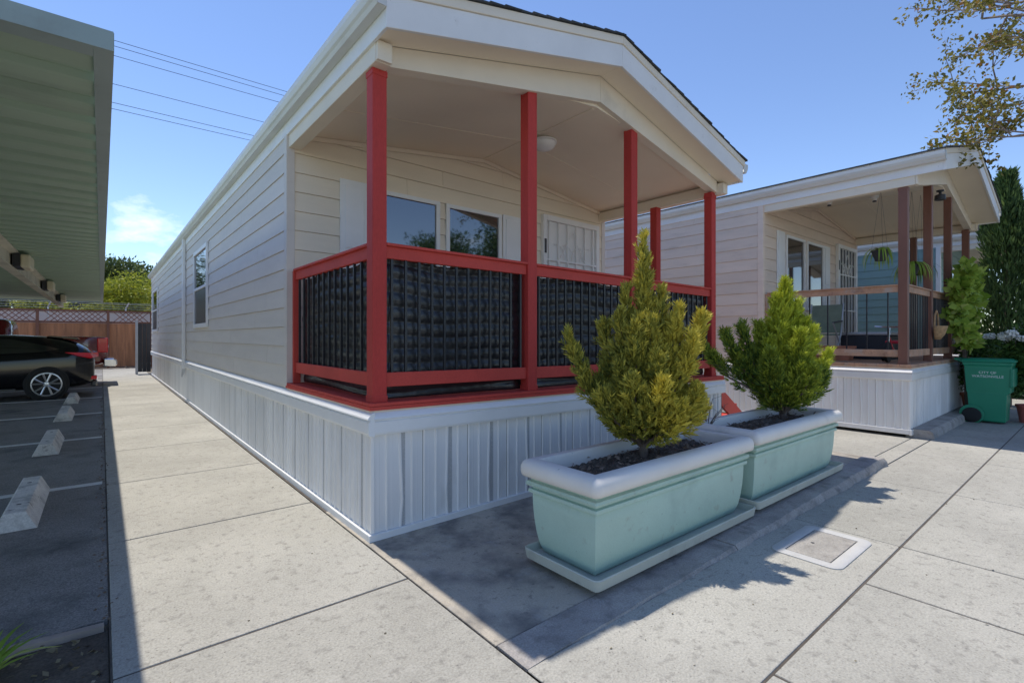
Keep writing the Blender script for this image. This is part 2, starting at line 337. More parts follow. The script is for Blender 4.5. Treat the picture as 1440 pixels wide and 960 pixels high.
# curb with a worn, uneven front edge; low at the walkway and rising to the right
def curb(x0, x1, zf, y0=-1.735, y1=-1.52, seg=.06):
    g = G(); n = max(2, int((x1 - x0) / seg)); V = []
    for i in range(n + 1):
        x = x0 + (x1 - x0) * i / n; z = zf(x); w = .006 * math.sin(x * 9) + random.uniform(-.008, .008) * min(1, z * 30)
        ch = min(.035, z * .7)
        V += [(x, y1, -.05), (x, y1, z), (x, y0 + ch + w * .6, z + random.uniform(-.002, .002)), (x, y0 + w + .004, max(z - ch, .001)), (x, y0 + w - .012, -.05)]
    F = [(i * 5 + j, i * 5 + (j + 1) % 5, (i + 1) * 5 + (j + 1) % 5, (i + 1) * 5 + j) for i in range(n) for j in range(5)] + [(0, 1, 2, 3, 4), tuple(n * 5 + k for k in (4, 3, 2, 1, 0))]
    g.add(V, F); return g
cb = structure(G().box(-.05, 13.9, -1.725, -1.53, -.05, -.012).obj('curb', 'joint'))
curb(-.05, 1.84, lambda x: .004 + .012 * max(x, 0)).obj('curb_stone', 'concrete_curb', cb, smooth=True)
curb(1.85, 5.32, lambda x: .004 + .0145 * max(x, 0)).obj('curb_stone', 'concrete_curb', cb, smooth=True)
slab(cb, 5.33, 7.48, -1.72, -1.52, 'concrete', 0, 0, .003)
curb(7.49, 13.8, lambda x: .125, -1.74, -1.44).obj('curb_stone', 'concrete_curb', cb, smooth=True)
def crack(par, pts, w=.004):
    P = []; 
    for (a, b) in zip(pts, pts[1:]):
        n = max(2, int(math.dist(a, b) / .05))
        for i in range(n): t = i / n; P.append((a[0] + (b[0] - a[0]) * t + random.uniform(-.008, .008), a[1] + (b[1] - a[1]) * t + random.uniform(-.008, .008)))
    g = G(); V = []
    for i, p in enumerate(P):
        q = P[min(i + 1, len(P) - 1)]; o_ = P[max(i - 1, 0)]; d = Vector((q[0] - o_[0], q[1] - o_[1])).normalized(); ww = w * random.uniform(.3, 1); V += [(p[0] - d.y * ww, p[1] + d.x * ww, .0012), (p[0] + d.y * ww, p[1] - d.x * ww, .0012)]
    g.add(V, [(2 * i, 2 * i + 1, 2 * i + 3, 2 * i + 2) for i in range(len(P) - 1)]); g.obj('crack', 'joint', par)
crack(pav, [(5.6, -1.74), (5.75, -2.1), (5.7, -2.41)], .002)
# timber edging of the planting bed and its litter
g = G(); n = 14; V = []
for i in range(n + 1):
    x = -6 + 4.53 * i / n; q = random.uniform(-.006, .006); V += [(x, -.145 + q, -.04), (x, -.105 + q, -.04), (x, -.105 + q, .012 + q), (x, -.145 + q, .010 + q)]
g.add(V, [(i * 4 + j, i * 4 + (j + 1) % 4, (i + 1) * 4 + (j + 1) % 4, (i + 1) * 4 + j) for i in range(n) for j in range(4)] + [(3, 2, 1, 0), (n * 4, n * 4 + 1, n * 4 + 2, n * 4 + 3)])
tag(g.obj('timber_edging', 'wood_grey'), 'weathered grey timber edging between asphalt and leaf-strewn planting bed', 'edging')
k = 900; P = np.stack([rng.uniform(-3.4, -1.47, k), rng.uniform(-1.6, -.15, k), rng.uniform(-.02, .0, k)], 1)
D = rng.normal(size=(k, 3)) * np.array([1, 1, .25]); s_ = rng.uniform(.012, .05, k)
tag(link('leaf_litter', npmesh('leaf_litter', leaf_quads(P, D, s_, s_ * .6), None, ['leaf_litter'])), 'dry fallen leaves and bits scattered over the dark planting bed', 'leaf litter', kind='stuff')

k = 260; P = np.stack([rng.uniform(-1.4, 7, k), rng.uniform(-3.2, 2.5, k), np.full(k, .004)], 1); P = P[(P[:, 0] < -.05) | (P[:, 1] < -1.76)]; k = len(P); s_ = rng.uniform(.004, .02, k)
tag(link('pavement_debris', npmesh('pavement_debris', leaf_quads(P, rng.normal(size=(k, 3)) * np.array([1, 1, .12]), s_, s_ * .6), None, ['leaf_litter'])), 'small dry bits and leaf crumbs scattered over the concrete paving', 'debris', kind='stuff')
k = 500; P = np.stack([rng.normal(-1.47, .02, k), rng.uniform(-.1, 12, k) ** 1.0, np.full(k, .002)], 1); s_ = rng.uniform(.006, .03, k)
tag(link('edge_debris', npmesh('edge_debris', leaf_quads(P, rng.normal(size=(k, 3)) * np.array([1, 1, .2]), s_, s_ * .6), None, ['mulch'])), 'dark grit and crumbs gathered along the asphalt edge of the walkway', 'debris', kind='stuff')

# ================================================================== MOBILE HOMES
PB = {}
def home(o, c):
    """o: root Empty, c: settings. Local axes: porch front y=0, left wall x=0, house runs back along +y."""
    SH = c['sh']; Wd, D, L, ov = 4.95, 2.05, 20.1, c['ov']; ze = c['ze']; pit = .25; xm = Wd / 2
    sid, front, trim, skm = c['siding'], c['front'], c['trim'], c['skirt']; deck_z = .975
    zl = lambda x: ze + pit * (x if x <= xm else Wd - x)
    det = c.get('detail', 2)
    # ---- roof
    rf = G(); dk = [(-.05, ze + .235), (xm, ze + .245 + pit * xm), (Wd + .05, ze + .235), (Wd + .05, ze + .29), (xm, ze + .30 + pit * xm), (-.05, ze + .29)]
    rf.extr(dk, -ov + .012, L); roof = rf.obj('roof', 'fascia_paint', o, sh=SH)
    ncs = 17; sl = (xm + .08) / ncs
    for sd in (0, 1):
        for i in range(ncs):
            a = -.08 + i * sl; b = a + sl + .02; f = lambda x: x if not sd else Wd - x
            za = ze + .302 + pit * a + .008; zb = ze + .302 + pit * b
            y0 = -ov - .018 - random.uniform(0, .02)
            g = G(); g.hexa([(f(a), y0, za - .012), (f(b), y0, zb - .006), (f(b), L + .02, zb - .006), (f(a), L + .02, za - .012), (f(a), y0, za + .008), (f(b), y0, zb + .004), (f(b), L + .02, zb + .004), (f(a), L + .02, za + .008)])
            g.obj('shingle_course', 'shingle', roof, sh=SH)
    for sd in (0, 1):
        f = lambda x: x if not sd else Wd - x
        def rake(x0, x1, za, zb, y0, y1, m, nm, bev=.004):
            P = [(f(x0), zl(x0) + za), (f(x1), zl(x1) + za), (f(x1), zl(x1) + zb), (f(x0), zl(x0) + zb)]
            G().extr(P, y0, y1).obj(nm, m, roof, sh=SH, bevel=bev)
        rake(-.02, xm - .001, 0, .215, -ov, -ov + .03, 'fascia_paint', 'rake_board')
        rake(-.045, xm - .001, .217, .292, -ov - .014, -ov + .028, c.get('rake2', 'cream'), 'rake_trim')
        rake(.0, xm, .02, .032, -ov + .03, .0, c['ceil'], 'soffit', 0)
        G().box(*sorted((f(-.02), f(.004))), -ov + .0305, L, ze, ze + .2).obj('side_fascia', 'fascia_paint', roof, sh=SH, bevel=.003)
        gp = [(-.022, ze + .125), (-.085, ze + .125), (-.10, ze + .15), (-.115, ze + .165), (-.13, ze + .20), (-.13, ze + .245), (-.122, ze + .245), (-.122, ze + .20), (-.09, ze + .14), (-.022, ze + .135)]
        G().extr([(f(p[0]), p[1]) for p in gp], -ov - .01, L).obj('gutter', 'gutter', roof, sh=SH)
        G().extr([(f(p[0]), p[1]) for p in gp[:6] + [(-.022, ze + .245)]], -ov - .012, -ov - .0105 + .004).obj('gutter_end', 'gutter', roof, sh=SH)
    # ---- porch ceiling and beams
    zc = lambda x: ze + .02 + .13 * (x if x <= xm else Wd - x); zb = lambda x: ze - .125 + .2 * (x if x <= xm else Wd - x)
    g = G(); g.extr([(.0, zc(0)), (xm, zc(xm)), (Wd, zc(Wd)), (Wd, zc(0) + .03), (xm, zc(xm) + .03), (0, zc(0) + .03)], .06, D); ce = g.obj('porch_ceiling', c['ceil'], o, sh=SH)
    G().box(xm - .02, xm + .02, .1, D, zc(xm) - .010, zc(xm) - .002).obj('ceiling_batten', c['ceil'], ce, sh=SH)
    for yy in (1.22,):
        for s0, s1 in ((.13, xm - .03), (xm + .03, Wd - .13)):
            G().hexa([(s0, yy, zc(s0) - .006), (s1, yy, zc(s1) - .006), (s1, yy + .035, zc(s1) - .006), (s0, yy + .035, zc(s0) - .006), (s0, yy, zc(s0) - .0005), (s1, yy, zc(s1) - .0005), (s1, yy + .035, zc(s1) - .0005), (s0, yy + .035, zc(s0) - .0005)]).obj('ceiling_batten', c['ceil'], ce, sh=SH)
    for sd in (0, 1):
        f = lambda x: x if not sd else Wd - x
        P = [(f(.125), zb(.125)), (f(xm - .001), zb(xm)), (f(xm - .001), zl(xm) + .018), (f(.125), zl(.125) + .018)]
        G().extr(P, .0, .11).obj('front_beam', 'cream', ce, sh=SH, bevel=.004)
        G().box(*sorted((f(.002), f(.122))), -.06, D, ze - .125, ze + .018).obj('side_beam', 'cream', ce, sh=SH, bevel=.005)
        G().box(*sorted((f(.006), f(.118))), -.085, -.062, ze - .12, ze + .015).obj('beam_end', 'cream', ce, sh=SH, bevel=.003)
    if det > 1:
        g = G(); lx, ly = 2.62, 1.0; lz = zc(lx) - .012
        g.lathe([(.15, lz), (.155, lz - .02), (.14, lz - .025)], (lx, ly, 0), 24, 1); g.lathe([(.138, lz - .02), (.135, lz - .05), (.11, lz - .085), (.06, lz - .108), (.012, lz - .116)], (lx, ly, 0), 24, 0)
        g.obj('ceiling_light', ['glass_lamp', 'trim_white'], o, sh=SH, smooth=True)
    # ---- walls of lap siding, one object per board
    G().box(.02, Wd - .02, D + .03, L - .02, .9, ze + .2).obj('wall_core', sid, o, sh=SH)
    sw = G().box(-.004, .028, D + .0, L, .915, .952).obj('side_wall', sid, o, sh=SH)
    ex = .2; z0 = .952
    def board(par, m, axis, a, b, z, hh):
        th0, th1 = .016, .004
        if axis == 'y': P = [(-th0, z), (-th1, z + hh), (.02, z + hh), (.02, z)]; G().extr(P, a, b, 'y').obj('siding_board', m, par, sh=SH)
        else: P = [(D - th0, z), (D - th1, z + hh), (D + .02, z + hh), (D + .02, z)]; G().extr(P, a, b, 'x').obj('siding_board', m, par, sh=SH)
    nco = int((ze + .01 - z0) / ex) + 1
    Ls = c.get('side_len', L)
    for i in range(nco):
        z = z0 + ex * i; hh = min(ex - .003, ze + .02 - z); cuts = [D + .075]; y = D + .1 + random.uniform(.5, 3.66)
        while y < Ls - .3: cuts.append(y); y += 3.66
        cuts.append(Ls)
        for a, b in zip(cuts, cuts[1:]): board(sw, sid, 'y', a + .0015, b - .0015, z, hh)
    G().box(-.022, .06, D - .022, D + .072, .93, ze + .005).obj('corner_board', c['corner'], o, sh=SH, bevel=.003)
    G().box(Wd - .06, Wd + .022, D - .022, D + .09, .93, ze + .005).obj('corner_board', c['corner'], o, sh=SH, bevel=.003)
    fw = G().box(.06, Wd - .06, D, D + .02, .9, .952).obj('front_wall', front, o, sh=SH)
    for i in range(int((zc(xm) - z0) / ex) + 1):
        z = z0 + ex * i; cx = random.uniform(1.2, 3.6)
        e_ = max(.061, (z + ex - ze - .2) / pit)
        if e_ > 2.2: continue
        cx = min(max(cx, e_ + .2), Wd - e_ - .2)
        for a, b in ((e_, cx - .0015), (cx + .0015, Wd - e_)): board(fw, front, 'x', a, b, z, ex - .003)
    for sd in (0, 1):
        f = lambda x: x if not sd else Wd - x
        G().extr([(f(.1), zc(.1) - .05), (f(xm - .001), zc(xm) - .05), (f(xm - .001), zc(xm) - .003), (f(.1), zc(.1) - .003)], D - .034, D - .018).obj('wall_moulding', front, fw, sh=SH)
    # ---- windows, shutters, door of the porch wall
    def window(par, ax, a, b, z_0, z_1, fr=.05, hung=False, off=0.):
        # ax 'x': in the porch wall (faces -y); 'y': in the side wall (faces -x)
        def bx(u0, u1, d0, d1, q0, q1, nm, m, p, bev=.003):
            g = G()
            if ax == 'x': g.box(u0, u1, D - d1, D - d0, q0, q1)
            else: g.box(-d1, -d0, u0, u1, q0, q1)
            return g.obj(nm, m, p, sh=SH, bevel=bev)
        w = bx(a, b, -.01, .012, z_0, z_1, 'window', 'dark_grey', par, 0)
        bx(a, b, .0125, .048, z_1 - fr, z_1, 'frame', trim, w); bx(a, b, .0125, .048, z_0, z_0 + fr, 'frame', trim, w)
        bx(a, a + fr, .0125, .047, z_0 + fr, z_1 - fr, 'frame', trim, w); bx(b - fr, b, .0125, .047, z_0 + fr, z_1 - fr, 'frame', trim, w)
        zm = (z_0 + z_1) / 2
        if hung:
            bx(a + fr, b - fr, .0125, .042, zm - .025, zm + .025, 'frame', trim, w)
            bx(a + fr, b - fr, .0125, .024, zm + .025, z_1 - fr, 'pane', 'glass_dark', w, 0); bx(a + fr, b - fr, .0125, .020, z_0 + fr, zm - .025, 'pane', 'glass_screen', w, 0)
        else: bx(a + fr, b - fr, .0125, .022, z_0 + fr, z_1 - fr, 'pane', 'glass_dark', w, 0)
        return w
    def shutter(par, a, b, z_0, z_1):
        s_ = G().box(a, b, D - .034, D - .015, z_0, z_1).obj('shutter', trim, par, sh=SH, bevel=.003)
        zm = z_0 + (z_1 - z_0) * .42
        for q0, q1 in ((z_0 + .06, zm - .02), (zm + .02, z_1 - .06)):
            G().box(a + .05, b - .05, D - .0445, D - .0345, q0, q1).obj('shutter_panel', trim, s_, sh=SH, bevel=.012)
    dz = c.get('wz', 0)
    shutter(fw, .53, .85, 1.85, 3.185 + dz); window(fw, 'x', .90, 1.785, 1.9, 3.15 + dz); window(fw, 'x', 1.88, 2.77, 1.9, 3.15 + dz); shutter(fw, 2.80, 3.145, 1.85, 3.165 + dz)
    # security door: pale slab behind white bars
    dr = G().box(3.56, 4.72, D - .028, D - .01, .98, 3.22 + dz).obj('security_door', 'trim_white' if det > 1 else 'dark_grey', o, sh=SH)
    for (a, b, q0, q1) in ((3.53, 3.60, .98, 3.29 + dz), (4.70, 4.77, .98, 3.29 + dz), (3.60, 4.70, 3.21 + dz, 3.29 + dz)): G().box(a, b, D - .075, D - .012, q0, q1).obj('door_frame', trim, dr, sh=SH, bevel=.004)
    for i in range(6): x = 3.66 + i * .195; G().box(x - .011, x + .011, D - .066, D - .044, .99, 3.208 + dz).obj('bar', trim, dr, sh=SH)
    for q in (1.95, 2.62 + dz): G().box(3.602, 4.698, D - .068, D - .042, q, q + .022).obj('bar', trim, dr, sh=SH)
    for cx, s_ in ((4.05, 1), (4.27, -1), (3.86, 1), (4.46, -1)):
        pts = [(cx + s_ * (.02 + .11 * math.cos(t * .45)) , D - .055, 2.66 + dz + .05 * t + .10 * math.sin(t * .45) - .02 * t) for t in range(0, 9)]
        G().tube(pts, .007, 6).obj('scroll', trim, dr, sh=SH, smooth=True)
    for s_ in (-1, 1): G().tube([(4.16 + s_ * .28, D - .055, 2.66 + dz), (4.16 + s_ * .14, D - .055, 2.86 + dz), (4.16 + s_ * .012, D - .055, 3.10 + dz)], .007, 6).obj('scroll', trim, dr, sh=SH, smooth=True)
    G().box(3.545, 3.585, D - .083, D - .0755, 2.72 + dz, 2.93 + dz).obj('lock_plate', 'dark_grey', dr, sh=SH, bevel=.003)
    # ---- side wall windows, downspout
    if det > 1:
        window(sw, 'y', 6.9, 8.55, 1.62, 3.13, .075, True); window(sw, 'y', 17.1, 19.2, 1.62, 3.1, .08, True)
        G().box(-.085, -.02, 9.95, 10.05, .72, ze + .13).obj('downspout', trim, o, sh=SH, bevel=.012)
        G().extr([(-.02, .72), (-.085, .72), (-.10, .55), (-.085, .53), (-.03, .66)], 9.955, 10.045).obj('downspout_foot', 'galvanized', o, sh=SH)
    # ---- skirting
    tp = [(.01, .742), (-.03, .748), (-.036, .765), (-.038, .842), (-.026, .85), (-.026, .858), (-.044, .864), (-.040, .874), (-.012, .908), (.01, .912)]
    sk = G(); sk.extr(tp, -.036, Ls, 'y'); sk.extr([(p[0], p[1]) for p in tp], .0, Wd + .036, 'x')
    sk.extr([(Wd - p[0], p[1]) for p in tp], .02, 4, 'y'); skirt = sk.obj('skirting', c['sktrim'], o, sh=SH)
    rise = c.get('rise', 0)
    G().box(-.03, .012, .0, Ls, -.02, .048).obj('base_channel', c['sktrim'], skirt, bevel=.004)
    G().hexa([(-.03, -.03, -.03), (Wd + .03, -.03, -.03 + rise), (Wd + .03, -.001, -.03 + rise), (-.03, -.001, -.03), (-.03, -.03, .048), (Wd + .03, -.03, .048 + rise), (Wd + .03, -.001, .048 + rise), (-.03, -.001, .048)]).obj('base_channel', c['sktrim'], skirt, bevel=.004)
    def panel(wd, bent=0.):
        """a 4-strip skirting panel, local x along the wall, y outward (negative); last strip perforated"""
        g = G(); st = wd / 4; prof = []
        for i in range(4): prof += [(i * st + .002, -.002), (i * st + .008, -.016), (i * st + .018, -.016), (i * st + .024, -.004), (i * st + st * .55, -.0055), (i * st + st * .6, -.004)]
        prof.append((wd, -.002)); zs = [.0, .25, .5, .76]; V = []
        for k_, z in enumerate(zs):
            for j, (x, y) in enumerate(prof): V.append((x + (bent * (1 if k_ == 1 else .4) * (1 if 10 < j < 16 else 0) if k_ in (1, 2) else 0), y, z))
        n = len(prof)
        for k_ in range(3):
            for j in range(n - 1):
                g.add([V[k_ * n + j], V[k_ * n + j + 1], V[(k_ + 1) * n + j + 1], V[(k_ + 1) * n + j]], [(0, 1, 2, 3)], 1 if j == 15 and c.get('vents', True) else 0)
        bm = bmesh.new(); me = g.mesh('skirting_panel', [skm, 'vent']); bm.from_mesh(me); bmesh.ops.remove_doubles(bm, verts=bm.verts, dist=1e-5); bm.to_mesh(me); bm.free(); return me
    pm = [panel(.41, b) for b in (0, .012, -.01, .02)]
    for i in range(12): link('skirting_panel', random.choice(pm), skirt, (.0 + i * .4115, .004, .0 + i * .41 * rise / Wd * .5))
    npan = int(c.get('skirt_len', 48))
    for i in range(npan): link('skirting_panel', random.choice(pm), skirt, (.004, .41 * (i + 1), 0), rot=(0, 0, -math.pi / 2))
    for i in range(6): link('skirting_panel', pm[0], skirt, (Wd - .004, .41 * i, .0), rot=(0, 0, math.pi / 2))
    G().box(-.007, .02, -.007, .02, .04, .75).obj('corner_post', skm, skirt, bevel=.004)
    G().box(.02, Wd - .02, .02, L - .1, .0, .9).obj('underfloor', 'dark_grey', o, sh=SH)
    # ---- deck
    dm = c['deck']
    G().box(-.012, Wd + .012, -.012, D, .9, .922).obj('deck_rim', 'cream', o, sh=SH)
    dk = G().box(.0, Wd, .0, D, .9222, .95).obj('deck', dm, o, sh=SH)
    for i in range(15): G().box(-.02, Wd + .02, -.022 + i * .1385, -.022 + i * .1385 + .1345, .9505, deck_z).obj('deck_board', dm, dk, sh=SH, bevel=.003)
    G().box(-.024, -.002, -.026, D, .924, .949).obj('deck_edge', dm, dk, sh=SH); G().box(-.002, Wd + .024, -.026, -.002, .924, .949).obj('deck_edge', dm, dk, sh=SH)
    # ---- posts
    pmats = c['post']; PX = [.022, 1.51, 3.03, 4.745]; pw = .11
    for x in PX:
        xc = x + pw / 2; p = G().box(x, x + pw, .03, .03 + pw, deck_z, zb(xc) + (.02 if .2 < xc < 4.7 else .0)).obj('post', pmats, o, sh=SH, bevel=.006)
        G().box(x - .004, x + pw + .004, .026, .034 + pw, deck_z, deck_z + .045).obj('post_base', pmats, p, sh=SH, bevel=.003)
        if not .2 < xc < 4.7: G().box(x - .004, x + pw + .004, .026, .034 + pw, ze - .17, ze - .127).obj('post_cap', pmats, p, sh=SH, bevel=.003)
    G().box(4.745, 4.745 + pw, .88, .88 + pw, deck_z, ze - .125).obj('post', pmats, o, sh=SH, bevel=.006)
    G().box(.035, .105, D - .065, D - .025, deck_z, 2.12).obj('post', c['rail'], o, sh=SH, bevel=.004)
    # ---- railing
    def bay(x0, y0, x1, y1, sp, bal, nb=None):
        ln = math.hypot(x1 - x0, y1 - y0); alongx = abs(x1 - x0) > abs(y1 - y0); rm = c['rail']
        t = .022
        def rb(z_0, z_1, tt, nm, par):
            g = G()
            if alongx: g.box(x0, x1, y0 - tt, y0 + tt, z_0, z_1)
            else: g.box(x0 - tt, x0 + tt, y0, y1, z_0, z_1)
            return g.obj(nm, rm, par, sh=SH, bevel=.004)
        ra = rb(2.028, 2.118, t, 'top_rail', o); rb(2.1185, 2.14, .045, 'cap', ra); rb(1.08, 1.185, t, 'bottom_rail', ra)
        n = int(ln / sp); key = (bal, SH)
        if key not in PB: PB[key] = G().box(-bal, bal, -bal, bal, 0, .846).mesh('baluster', 'iron_black')
        for i in range(n):
            q = (i + .5) / n; x = x0 + (x1 - x0) * q; y = y0 + (y1 - y0) * q
            link('baluster', PB[key], ra, (x, y, 1.1835 - SH * x))
    for b in c['bays']: bay(*b)
    return o

home1 = thing('mobile_home', 'beige mobile home with red porch posts and railing', 'mobile home', (0, 0, 0))
home(home1, dict(sh=.0105, ov=.28, ze=3.51, siding='siding', front='siding_front', trim='trim_white', skirt='skirt', sktrim='trim_white', ceil='ceiling', corner='siding', deck='red_paint', post='red_post', rail='red_paint', rise=.06,
     bays=[(.133, .075, 1.509, .075, .112, .0095), (1.621, .075, 3.029, .075, .112, .0095), (3.141, .075, 4.744, .075, .112, .0095), (.075, .141, .075, 1.985, .135, .0095), (4.8, .99, 4.8, 2.0, .12, .0095)]))
home2 = thing('mobile_home', 'tan mobile home with brown wooden porch posts and weathered rails', 'mobile home', (7.42, -1.5, .07))
home(home2, dict(sh=.0, ov=.40, ze=3.66, wz=.12, siding='siding_neighbor', front='siding_neighbor', trim='trim_white', skirt='skirt_old', sktrim='skirt_old', ceil='ceiling', corner='siding_neighbor', deck='wood_worn', post='wood_red', rail='wood_worn', vents=False, skirt_len=22, side_len=20.1, detail=1,
     bays=[(.133, .075, 1.509, .075, .1, .007), (1.621, .075, 3.029, .075, .1, .007), (3.141, .075, 4.744, .075, .1, .007), (.075, .141, .075, 1.985, .26, .008)]))
home3 = thing('mobile_home', 'teal sided mobile home standing beyond the brown wooden porch', 'mobile home', (14.86, -2.6, .1))
home(home3, dict(sh=.0, ov=.40, ze=3.6, wz=.05, siding='siding_teal', front='siding_teal', trim='trim_white', skirt='skirt_old', sktrim='trim_white', ceil='ceiling', corner='trim_white', deck='wood_red', post='wood_red', rail='trim_white', vents=False, skirt_len=10, detail=1,
     bays=[(.133, .075, 1.509, .075, .12, .008), (.075, .141, .075, 1.985, .14, .008)]))

# black plastic sheeting tied behind the red railing, running round the corner
def sheet():
    path = []   # (x, y, outward normal)
    for i in range(61): y = 1.96 - (1.96 - .20) * i / 60; path.append((.125, y, (-1, 0)))
    for i in range(1, 10): a = math.pi / 2 * i / 9; path.append((.205 - .08 * math.cos(a), .20 - .08 * math.sin(a), (-math.cos(a), -math.sin(a))))
    for i in range(1, 161): x = .205 + (4.72 - .205) * i / 160; path.append((x, .12, (0, -1)))
    zs = [.985 + (2.04 - .985) * k / 80 for k in range(81)]; V = []
    acc = 0; pr_ = path[0]
    for (x, y, nrm) in path:
        acc += math.hypot(x - pr_[0], y - pr_[1]); pr_ = (x, y)
        nearpost = min(abs(x - q) for q in (1.565, 3.085)) if y < .13 else 1
        push = -.045 * math.exp(-(nearpost / .10) ** 2) if y < .13 else 0
        for z in zs:
            ph = z * math.pi / .105 + .5 * math.sin(acc * .9) + .22 * math.sin(acc * 2.3 + z * 4)
            row = math.floor(ph / math.pi); rj = math.sin(row * 12.9) * .5 + .5
            wv = (.010 + .010 * rj) * abs(math.sin(ph)) - .008 + .0015 * math.sin(acc * 2 * math.pi / .112 + row * 1.7) + .007 * math.sin(acc * 2.1 + row) + .003 * math.sin(acc * 6 + row * 2.2)
            low = max(0, 1.10 - z) * .35
            o_ = wv + push - low * (.5 + .5 * math.sin(acc * 3.1)); top = .018 * math.sin(acc * 6) * (z - .985)
            V.append((x + nrm[0] * o_, y + nrm[1] * o_, z - top - .0105 * x))
    nz = len(zs); g = G(); g.add(V, [(i * nz + k, (i + 1) * nz + k, (i + 1) * nz + k + 1, i * nz + k + 1) for i in range(len(path) - 1) for k in range(nz - 1)])
    o = g.obj('plastic_sheet', 'plastic_black', smooth='all'); s_ = o.modifiers.new('solid', 'SOLIDIFY'); s_.thickness = .002
    return tag(o, 'wrinkled black plastic sheeting hung behind the red porch railing', 'plastic sheet')
sheet()
# steps down from the right side of the red porch
st = thing('porch_steps', 'bright red wooden steps beside the red porch', 'steps', (4.98, .12, 0))
for i, (x, z) in enumerate(((.02, .70), (.36, .47), (.70, .25))): G().box(x, x + .36, .04, .98, z - .04, z).obj('tread', 'red_bright', st, bevel=.005)
for yy in (0, .985): G().extr([(.0, .62), (.0, .86), (1.12, .14), (1.12, .02), (.95, .0)], yy, yy + .038).obj('stringer', 'red_bright', st, bevel=.004)
for x, z0_, z1_ in ((.08, .80, 1.75), (1.05, .05, 1.08)): G().box(x, x + .08, 1.03, 1.10, z0_, z1_).obj('newel', 'red_paint', st, bevel=.004)
G().extr([(.04, 1.74), (.04, 1.82), (1.16, 1.13), (1.16, 1.05)], 1.03, 1.10).obj('handrail', 'red_paint', st, bevel=.004)

# ================================================================== PLANTERS
def planter(label, x0, x1):
    y0, y1 = -1.575, -.92; zp = PZ((x0 + x1) / 2) + .002
    t = thing('planter', label, 'planter', (x0, y0, zp), group=None); lx, ly = x1 - x0, y1 - y0
    tr = G().rect([(-.07, .03), (-.012, .03), (.0, .038), (.012, .098), (.006, .103), (-.001, .100), (-.012, .055), (-.1, .050)], 0.0, lx, .0, ly - .06, .03, 3).obj('tray', 'tray', t, smooth=True)
    for a in (.12, lx / 2, lx - .2): G().box(a, a + .08, .1, ly - .2, 0.0, .04).obj('foot', 'tray', tr)
    pr_ = [(-.118, .056), (-.106, .075), (-.092, .12), (-.079, .19), (-.069, .28), (-.064, .36), (-.062, .42), (-.066, .428), (-.046, .434), (-.042, .446), (-.046, .458), (-.064, .463), (-.064, .474), (-.036, .480), (-.03, .494), (-.036, .508), (-.058, .514), (-.056, .545), (-.10, .55), (-.11, .5)]
    G().rect(pr_, 0, lx, 0, ly, .035, 4).obj('body', 'mint', t, smooth=True)
    rr = [(-.05, .538), (-.012, .540), (.0, .55), (.006, .575), (.004, .605), (-.008, .628), (-.028, .642), (-.06, .648), (-.092, .645), (-.105, .63), (-.108, .53), (-.07, .53)]
    G().rect(rr, 0, lx, 0, ly, .045, 5, close=True).obj('rim', 'planter_rim', t, smooth=True)
    nx, ny = 70, 24; V = []
    for i in range(nx + 1):
        for j in range(ny + 1):
            u, v = i / nx, j / ny; x = .1 + (lx - .2) * u; y = .1 + (ly - .2) * v
            z = .548 + .035 * math.exp(-((u - .58) / .16) ** 2 - ((v - .6) / .4) ** 2) + random.uniform(-.011, .014) + .012 * math.sin(9 * u + 5 * v); V.append((x, y, z))
    g = G(); g.add(V, [(i * (ny + 1) + j, (i + 1) * (ny + 1) + j, (i + 1) * (ny + 1) + j + 1, i * (ny + 1) + j + 1) for i in range(nx) for j in range(ny)]); so_ = g.obj('soil', 'soil', t)
    k = 420; P = np.stack([rng.uniform(.12, lx - .12, k), rng.uniform(.12, ly - .12, k), rng.uniform(.55, .59, k)], 1); s_ = rng.uniform(.02, .06, k)
    tag(link('mulch', npmesh('mulch', leaf_quads(P, rng.normal(size=(k, 3)) * np.array([1, 1, .3]), s_, s_ * .35), None, ['mulch']), so_), None, None, kind='stuff')
    return t
planter('mint green planter with white rim holding the yellow-tipped conifer', .59, 2.46)
planter('mint green planter with white rim holding the bright green conifer', 2.52, 4.44)
